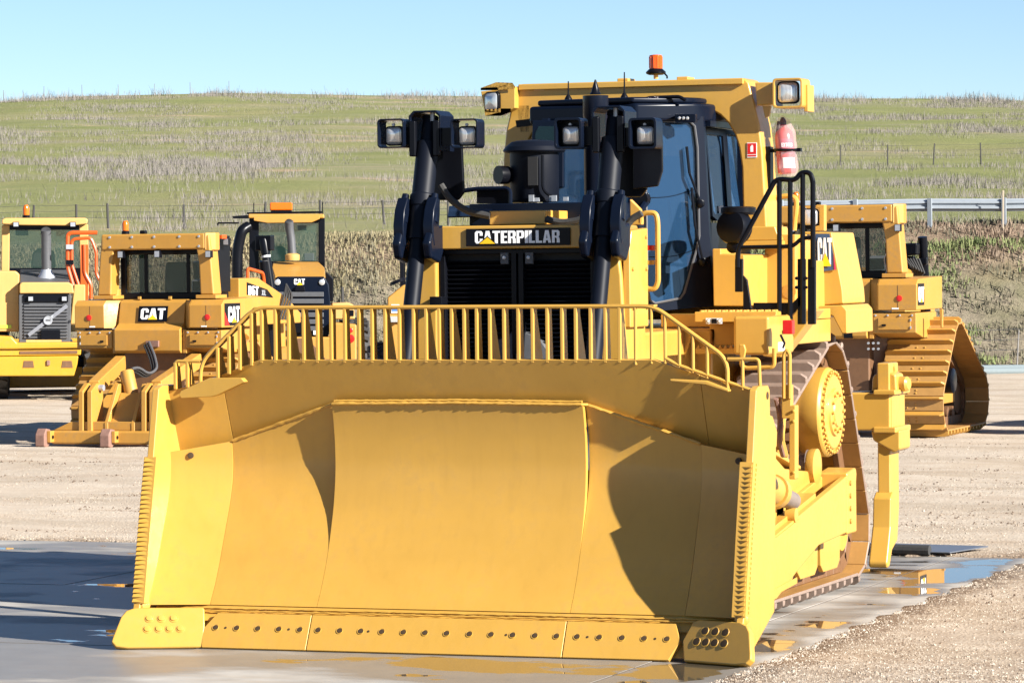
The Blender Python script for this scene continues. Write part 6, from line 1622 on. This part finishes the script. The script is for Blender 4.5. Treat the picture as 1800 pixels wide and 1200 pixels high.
# --- black-grilled loader in the middle distance
FC = frame(75., 528, .395)
WL = machine('wheel_loader', FC, 'wheel loader with black framed cab, black grille and orange roof light bar', 'wheel loader')
def w_(x, y, Y): return at(x, y, fr=FC, Y=Y)
def quad(pts, Y, th, nm, mt, par, bev=.012): return M().slab([w_(*q, Y) for q in pts], th, (0, 1, 0)).build(nm, mt, par, bev=bev)
cb = kid('cab', WL); YCb = 1.9
quad([(436, 384), (570, 384), (570, 376), (436, 376)], YCb - .15, 1.7, 'roof', Y2, cb, .03)
quad([(446, 388), (470, 392), (548, 391), (562, 385), (562, 380), (446, 382)], YCb - .2, .05, 'roof_visor', Y2, cb)
for x0_, x1_ in ((438, 455), (560, 571)): quad([(x0_, 470), (x1_, 470), (x1_, 383), (x0_, 383)], YCb, .12, 'rear_post', BKM, cb, .02)
for x0_, x1_ in ((438, 447), (563, 571)): quad([(x0_, 478), (x1_, 478), (x1_, 383), (x0_, 383)], YCb + 1.3, .1, 'front_post', BKM, cb, .02)
quad([(455, 392), (560, 392), (560, 384), (455, 384)], YCb, .1, 'rear_header', BKM, cb)
quad([(438, 478), (571, 478), (571, 459), (438, 459)], YCb, 1.4, 'cab_base', BKM, cb, .02)
quad([(455, 459), (560, 459), (560, 392), (455, 392)], YCb + .05, .01, 'rear_window', MAT['glass2'], cb, 0)
quad([(447, 462), (563, 462), (563, 390), (447, 390)], YCb + 1.35, .01, 'front_window', MAT['glass2'], cb, 0)
quad([(477, 459), (503, 459), (502, 436), (495, 432), (482, 433), (477, 440)], YCb + .7, .3, 'seat', MAT['matte'], cb, .05)
quad([(523, 405), (539, 405), (539, 396), (523, 396)], YCb + 1.2, .05, 'mirror', BKM, cb, .01)
quad([(534, 459), (552, 459), (552, 445), (534, 445)], YCb + 1.0, .2, 'console', MAT['grey'], cb, .02)
M().tube([w_(434, 375, YCb + .2), w_(566, 373, YCb + .2)], .025, 6).build('roof_rail', BKM, cb)
lbar = kid('light_bar', WL)
quad([(474, 370), (514, 370), (514, 356), (474, 356)], YCb + .3, .25, 'lens', MAT['amber'], lbar, .03)
quad([(476, 373), (513, 373), (513, 370), (476, 370)], YCb + .32, .2, 'base', BKM, lbar)
for x, y in ((446, 357), (567, 355)): M().tube([w_(x, 378, YCb + .3), w_(x, y, YCb + .3)], .012, 5).build('aerial', BKM, WL)
hd = kid('engine_hood', WL)
M().add([w_(483, 486, .2), w_(572, 486, .2), w_(571, 470, .9), w_(560, 460, 1.8), w_(480, 460, 1.8), w_(478, 470, .9), w_(483, 560, .2), w_(572, 560, .2), w_(571, 560, 1.8), w_(478, 560, 1.8)],
        [(0,1,2,5),(5,2,3,4),(0,6,7,1),(1,7,8,3,2),(0,5,4,9,6),(4,3,8,9)]).build('hood_shell', Y2, hd, bev=.02)
gs = quad([(483, 592), (577, 592), (583, 560), (578, 500), (570, 486), (486, 486), (482, 500)], .05, .2, 'grille_surround', MAT['navy'], hd, .03)
for i in range(6):
    y = 513 + i * 12.0
    quad([(487, y + 8.5), (569, y + 8.5), (569, y), (487, y)], .0, .06, 'louvre', MAT['grey'], hd, .01)
for x in (488, 566): M().lathe([(.06, 0), (.06, .02), (.04, .03)], w_(x, 496, .04), (0, -1, 0), 16).build('rear_lamp', MAT['lens'], hd)
pL_, pR_ = w_(517, 500, .04), w_(536, 500, .04)
lettering('badge_letters', 'CAT', pL_, pR_ - pL_, (0, 0, 1), w_(517, 490, .04).z - pL_.z, MAT['white'], MAT['navy'], hd, W=(pR_ - pL_).length)
t_ = w_(527, 501, .03); M().slab([t_ + V(-.06, 0, 0), t_ + V(.06, 0, 0), t_ + V(0, 0, .07)], .002, (0, -1, 0)).build('badge_triangle', MAT['logoy'], hd)
quad([(518, 512), (537, 512), (535, 503), (520, 503)], -.02, .08, 'latch', BKM, hd)
quad([(513, 585), (533, 585), (536, 562), (515, 562)], -.04, .06, 'tow_block', BKM, hd)
quad([(551, 588), (568, 588), (568, 581), (551, 581)], -.02, .01, 'number_label', MAT['white'], hd, 0)
ex = kid('exhaust_stack', WL)
b0 = w_(514, 458, 1.4); zt = w_(514, 389, 1.4).z - b0.z
M().lathe([(.14, 0), (.15, .03), (.15, .12), (.09, .15)], b0, (0, 0, 1), 20).build('stack_base', MAT['pale'], ex)
M().tube([b0 + V(0, 0, .1), b0 + V(-.02, 0, zt * .55), b0 + V(-.05, 0, zt * .8), b0 + V(-.06, -.05, zt * 1.0)], [.085, .085, .085, .09], 16).build('stack_pipe', MAT['grey'], ex)
M().lathe([(.075, 0), (.07, .002)], b0 + V(-.06, -.08, zt * .99), (0, -.8, .6), 14).build('stack_mouth', MAT['matte'], ex)
ik = kid('air_intake', WL)
M().tube(fillet([w_(417, 520, 1.5), w_(417, 440, 1.5), w_(425, 405, 1.5), w_(437, 398, 1.6)], .3, 6), .112, 16).build('intake_pipe', BKM, ik)
M().slab([w_(410, 384, 1.6), w_(437, 384, 1.6), w_(436, 378, 1.6), w_(408, 380, 1.6)], .3, (0, 1, 0)).build('mirror_arm', BKM, WL)
M().tube(fillet([w_(383, 396, 1.7), w_(383, 392, 1.7), w_(420, 392, 1.7)], .05), .02, 6).build('mirror_rail', BKM, WL)
M().tube([w_(400, 480, 1.7), w_(407, 445, 1.7), w_(398, 418, 1.7)], .015, 6).build('mirror_stay', BKM, WL)
cw = kid('counterweight', WL)
quad([(480, 640), (627, 640), (627, 570), (580, 566), (580, 592), (480, 592)], -.25, .6, 'counterweight_casting', Y2, cw, .04)
M().slab([w_(540, 594, -.26), w_(572, 630, -.26), w_(540, 630, -.26), w_(500, 596, -.26)], .05, (0, -1, 0)).build('tow_recess', MAT['shoein'], cw)
quad([(583, 561), (624, 561), (622, 536), (612, 532), (583, 533)], .3, 1.2, 'rear_fender', MAT['pale'], WL, .03)
quad([(612, 556), (622, 556), (622, 545), (612, 545)], .2, .05, 'fender_lamp', BKM, WL)
for y, r in ((580.5, .05), (595, .085)): M().lathe([(r, 0), (r, .02), (r * .6, .03)], w_(616, y, -.26), (0, -1, 0), 16).build('tail_light', MAT['red'], cw)
M().tube(fillet([w_(489, 565, -.1), w_(493, 563, -.1), w_(493, 592, -.1), w_(488, 594, -.1)], .03), .03, 8).build('orange_handle', MAT['orange'], WL)
quad([(570, 530), (586, 530), (586, 489), (575, 478), (572, 480)], .9, .5, 'side_duct', BKM, WL, .03)
for k in (-1, 1):
    wheel(WL, (k * 1.1, .9, .8), .8, .62); wheel(WL, (k * 1.1, 4.2, .8), .8, .62)
M().box(-.6, .6, .3, 5., .7, 1.3).build('chassis', Y2, WL, bev=.03)
M().prism([(5.3, .1), (6.4, .05), (5.7, .9), (5.5, 1.2), (5.3, 1.2)], 'x', -1.5, 1.5).build('bucket', Y2, WL, bev=.02)
# --- loader with the slanted grille bar at the far left
FV_ = frame(79., 80, .47)
VL = machine('wheel_loader', FV_, 'yellow wheel loader at the far left edge with grey slatted grille and diagonal bar', 'wheel loader')
def v_(x, y, Y): return at(x, y, fr=FV_, Y=Y)
VY = MAT['voly']; PL = MAT['pale']; 
def vq(pts, Y, th, nm, mt, par=VL, bev=.012): return M().slab([v_(*q, Y) for q in pts], th, (0, 1, 0)).build(nm, mt, par, bev=bev)
cb = kid('cab', VL); YV = 2.0
vq([(3, 394), (36, 396), (124, 397), (153, 394), (155, 386), (150, 383), (10, 383), (3, 386)], YV - .15, 1.9, 'roof', PL, cb, .03)
vq([(2, 520), (16, 520), (17, 396), (3, 396)], YV, .15, 'rear_post', PL, cb, .02)
vq([(142, 520), (156, 520), (155, 394), (139, 394)], YV, .15, 'rear_post', PL, cb, .02)
vq([(4, 500), (12, 500), (12, 396), (4, 396)], YV + 1.4, .12, 'front_post', PL, cb, .02)
vq([(146, 500), (154, 500), (154, 396), (146, 396)], YV + 1.4, .12, 'front_post', PL, cb, .02)
vq([(16, 471), (139, 471), (139, 396), (16, 396)], YV + .03, .01, 'rear_window', MAT['glass2'], cb, 0)
vq([(14, 475), (146, 475), (146, 396), (14, 396)], YV + 1.45, .01, 'front_window', MAT['glass2'], cb, 0)
vq([(3, 500), (155, 500), (155, 471), (3, 471)], YV + .02, 1.4, 'cab_base', BKM, cb, .02)
vq([(16, 404), (139, 404), (139, 396), (16, 396)], YV + .01, .1, 'rear_header', BKM, cb)
vq([(54, 471), (98, 471), (96, 442), (84, 436), (66, 437), (57, 444)], YV + .7, .3, 'seat', MAT['matte'], cb, .05)
vq([(27, 414), (50, 414), (50, 404), (27, 404)], YV + 1.2, .06, 'mirror', BKM, cb, .02)
for x in (28, 128): 
    p = v_(x, 394.5, YV - .2); worklamp(VL, p, .13, .11)
beacon(VL, v_(46, 383, YV + .2), .075, .22)
sk = kid('exhaust_stack', VL)
b0 = v_(82, 490, .9); zt = v_(82, 405, .9).z - b0.z
M().lathe([(.21, 0), (.20, .03), (.12, .16), (.11, .2)], b0, (0, 0, 1), 24).build('stack_base', MAT['lgrey'], sk)
M().tube([b0 + V(0, 0, .1), b0 + V(0, 0, zt * .75), b0 + V(0, -.05, zt * 1.0)], .108, 18).build('stack_pipe', MAT['grey'], sk)
M().lathe([(.112, -.1), (.112, .02), (.09, .02), (.02, .01)], b0 + V(0, -.06, zt * .97), (0, -.85, .5), 18).build('stack_mouth', MAT['matte'], sk)
hd = kid('engine_hood', VL)
M().add([v_(35, 497, .1), v_(122, 497, .1), v_(122, 474, 1.9), v_(35, 474, 1.9), v_(35, 560, .1), v_(122, 560, .1), v_(122, 560, 1.9), v_(35, 560, 1.9)], [(0,1,2,3),(0,4,5,1),(1,5,6,2),(0,3,7,4),(2,6,7,3)]).build('hood_shell', MAT['grey'], hd, bev=.02)
vq([(34, 516), (130, 516), (128, 500), (120, 496), (38, 496), (34, 500)], 0., .4, 'hood_band', PL, hd, .03)
vq([(33, 604), (124, 604), (125, 518), (33, 518)], .04, .2, 'grille_surround', MAT['grey'], hd, .02)
vq([(41, 531), (120, 531), (120, 518), (41, 518)], .0, .04, 'lamp_band', BKM, hd)
for x in (54, 113): p = v_(x, 525, -.02); worklamp(hd, p, .12, .11)
for i in range(11):
    y = 535 + i * 5.6
    vq([(42, y + 3.4), (119, y + 3.4), (119, y), (42, y)], .0, .05, 'louvre', MAT['grey'], hd, .006)
M().bar(v_(50, 589, -.04), v_(118, 537, -.04), .02, .075, (0, 0, 1)).build('diagonal_bar', plain('satin_bar', (.24, .25, .28), .4, .4), hd)
em = v_(84.5, 563, -.06)
M().lathe([(.095, 0), (.095, .02), (.07, .02), (.07, .012)], em, (0, -1, 0), 20).build('emblem_ring', MAT['lgrey'], hd)
M().box(em.x - .05, em.x + .05, em.y - .015, em.y - .005, em.z - .015, em.z + .02).build('emblem_bar', MAT['grey'], hd)
M().prism([(.035 + em.x, .075 + em.z), (.115 + em.x, .13 + em.z), (.10 + em.x, .04 + em.z)], 'y', em.y - .02, em.y).build('emblem_arrow', MAT['lgrey'], hd)
vq([(72, 600), (106, 600), (106, 580), (72, 580)], -.08, .1, 'tow_hitch', BKM, hd)
vq([(0, 583), (34, 583), (34, 482), (27, 476), (-20, 476), (-20, 583)], .3, 1.5, 'side_cover', PL, hd, .03)
vq([(-20, 577), (20, 577), (20, 571), (-20, 571)], .28, .015, 'green_stripe', MAT['green'], hd, 0)
vq([(122, 583), (150, 583), (150, 500), (130, 500)], .5, 1.5, 'side_cover', PL, hd, .03)
vq([(46, 602), (108, 602), (108, 597), (46, 597)], -.1, .02, 'marker_plate', PL, hd, 0)
cw = kid('counterweight', VL)
vq([(-26, 614), (20, 614), (149, 612), (148, 604), (136, 601), (30, 602), (20, 591), (-26, 589)], -.45, .7, 'bumper_top', VY, cw, .04)
vq([(-26, 626), (142, 624), (143, 613), (-26, 614)], -.38, .6, 'bumper_recess', VY, cw, .02)
vq([(35, 622), (136, 621), (136, 616), (35, 617)], -.40, .02, 'dark_slot', MAT['shoein'], cw, 0)
vq([(-26, 661), (130, 661), (136, 640), (138, 625), (-26, 627)], -.42, .7, 'bumper_lower', VY, cw, .03)
for x in (50, 118): vq([(x - 10, 646), (x + 10, 646), (x + 8, 634), (x - 8, 634)], -.43, .02, 'bumper_pocket', MAT['shoein'], cw, 0)
vq([(82, 642), (88, 642), (88, 633), (82, 633)], -.46, .05, 'tow_pin', MAT['rust'], cw)
for k in (-1, 1): wheel(VL, (k * 1.12, .95, .78), .78, .62); wheel(VL, (k * 1.12, 4.4, .78), .78, .62)
M().box(-.6, .6, .2, 5., .6, 1.2).build('chassis', MAT['grey'], VL, bev=.03)
M().prism([(5.4, .1), (6.5, .05), (5.8, .9), (5.6, 1.2), (5.4, 1.2)], 'x', -1.5, 1.5).build('bucket', VY, VL, bev=.02)
# orange access rails on its right side
ar = kid('access_rails', VL); OR = MAT['orange']
ra = lambda *p: [v_(x, y, .6) for x, y in p]
M().tube(fillet(ra((134, 520), (119, 470), (119, 412), (126, 409), (171, 409)), .08), .045, 8).build('outer_rail', OR, ar)
M().tube(fillet(ra((143, 515), (126, 465), (126, 424), (131, 420), (160, 418), (169, 442), (169, 481), (177, 495)), .08), .035, 8).build('inner_rail', OR, ar)
M().tube(fillet(ra((148, 430), (149, 480), (160, 500), (160, 525)), .08), .04, 8).build('rail_post', OR, ar)
M().slab(ra((142, 527), (155, 527), (155, 430), (142, 430)), .08, (0, 1, 0)).build('rail_stanchion', OR, ar)
for y in (434, 461): M().slab(ra((116, y + 4), (129, y + 4), (129, y - 4), (116, y - 4)), .1, (0, -1, 0)).build('rail_clamp', MAT['lgrey'] if y < 450 else BKM, ar)
# --- the machine half hidden behind the left lift cylinder
FG = frame(66., 716, .36)
GM = machine('road_roller', FG, 'yellow machine mostly hidden behind the big dozer, its housing and tyre between guard bars', 'machine')
def g_r(x, y, Y): return at(x, y, fr=FG, Y=Y)
hx0, hx1 = g_r(681, 560, 0).x, g_r(681, 560, 0).x + 1.75
hz = lambda y: g_r(690, y, 0).z
M().prism([(hx0, hz(566)), (hx1, hz(566)), (hx1, hz(523)), (hx1 - .28, hz(501)), (hx0 + .28, hz(501)), (hx0, hz(523))], 'y', 0, 1.9).build('engine_housing', Y2, GM, bev=.03)
M().box(hx0 + .03, hx1 - .03, .08, 4.6, .75, hz(566) - .002).build('chassis', Y2, GM, bev=.02)
M().box(hx0 + .15, hx1 - .15, 1.95, 3.5, hz(566), hz(545)).build('cab_floor', Y2, GM, bev=.02)
for x in (hx0 + .2, hx1 - .28):
    for y in (2.0, 3.4): M().box(x, x + .08, y, y + .08, hz(545), 3.0).build('cab_post', BKM, GM, bev=.01)
M().box(hx0 + .1, hx1 - .1, 1.9, 3.6, 3.0, 3.12).build('cab_roof', Y2, GM, bev=.03)
M().prism([(2.5, hz(545)), (2.75, hz(545)), (2.72, 2.6), (2.62, 2.65)], 'x', hx0 + .6, hx1 - .6).build('seat', MAT['matte'], GM, bev=.03)
M().box(hx0 + .1, hx1 - .1, 4.6, 5.0, .7, 1.5).build('front_frame', Y2, GM, bev=.03)
lb = M().slab([g_r(x, y, -.01) for x, y in ((688, 550), (702, 550), (702, 535), (688, 535))], .01, (0, -1, 0)).build('hire_label', MAT['white'], GM)
M().slab([g_r(x, y, -.022) for x, y in ((689, 547), (701, 547), (701, 542), (689, 542))], .003, (0, -1, 0)).build('label_stripe', MAT['blue'], lb)
M().lathe([(.16, 0), (.14, .06)], g_r(700, 497, .5), (-.4, 0, 1), 16).build('exhaust_cap', BKM, GM)
M().box(g_r(686, 566, .02).x, g_r(702, 566, .02).x, -.02, .02, g_r(690, 566, 0).z, g_r(690, 556, 0).z).build('lamp', MAT['lens'], GM)
c = g_r(668, 620, .5)
for x in (c.x, hx1 + hx0 - c.x):
    for y in (.75, 3.9): wheel(GM, (x, y, .66), .66, .46)
# keep the tree three levels deep: thing > part > sub-part
def level(o):
    n = 0
    while o.parent is not None: o = o.parent; n += 1
    return n
changed = True
while changed:
    changed = False
    for o in list(S.objects):
        if level(o) > 2:
            p = o.parent; mb_ = p.matrix_basis @ o.matrix_basis
            o.parent = p.parent; o.matrix_basis = mb_; changed = True
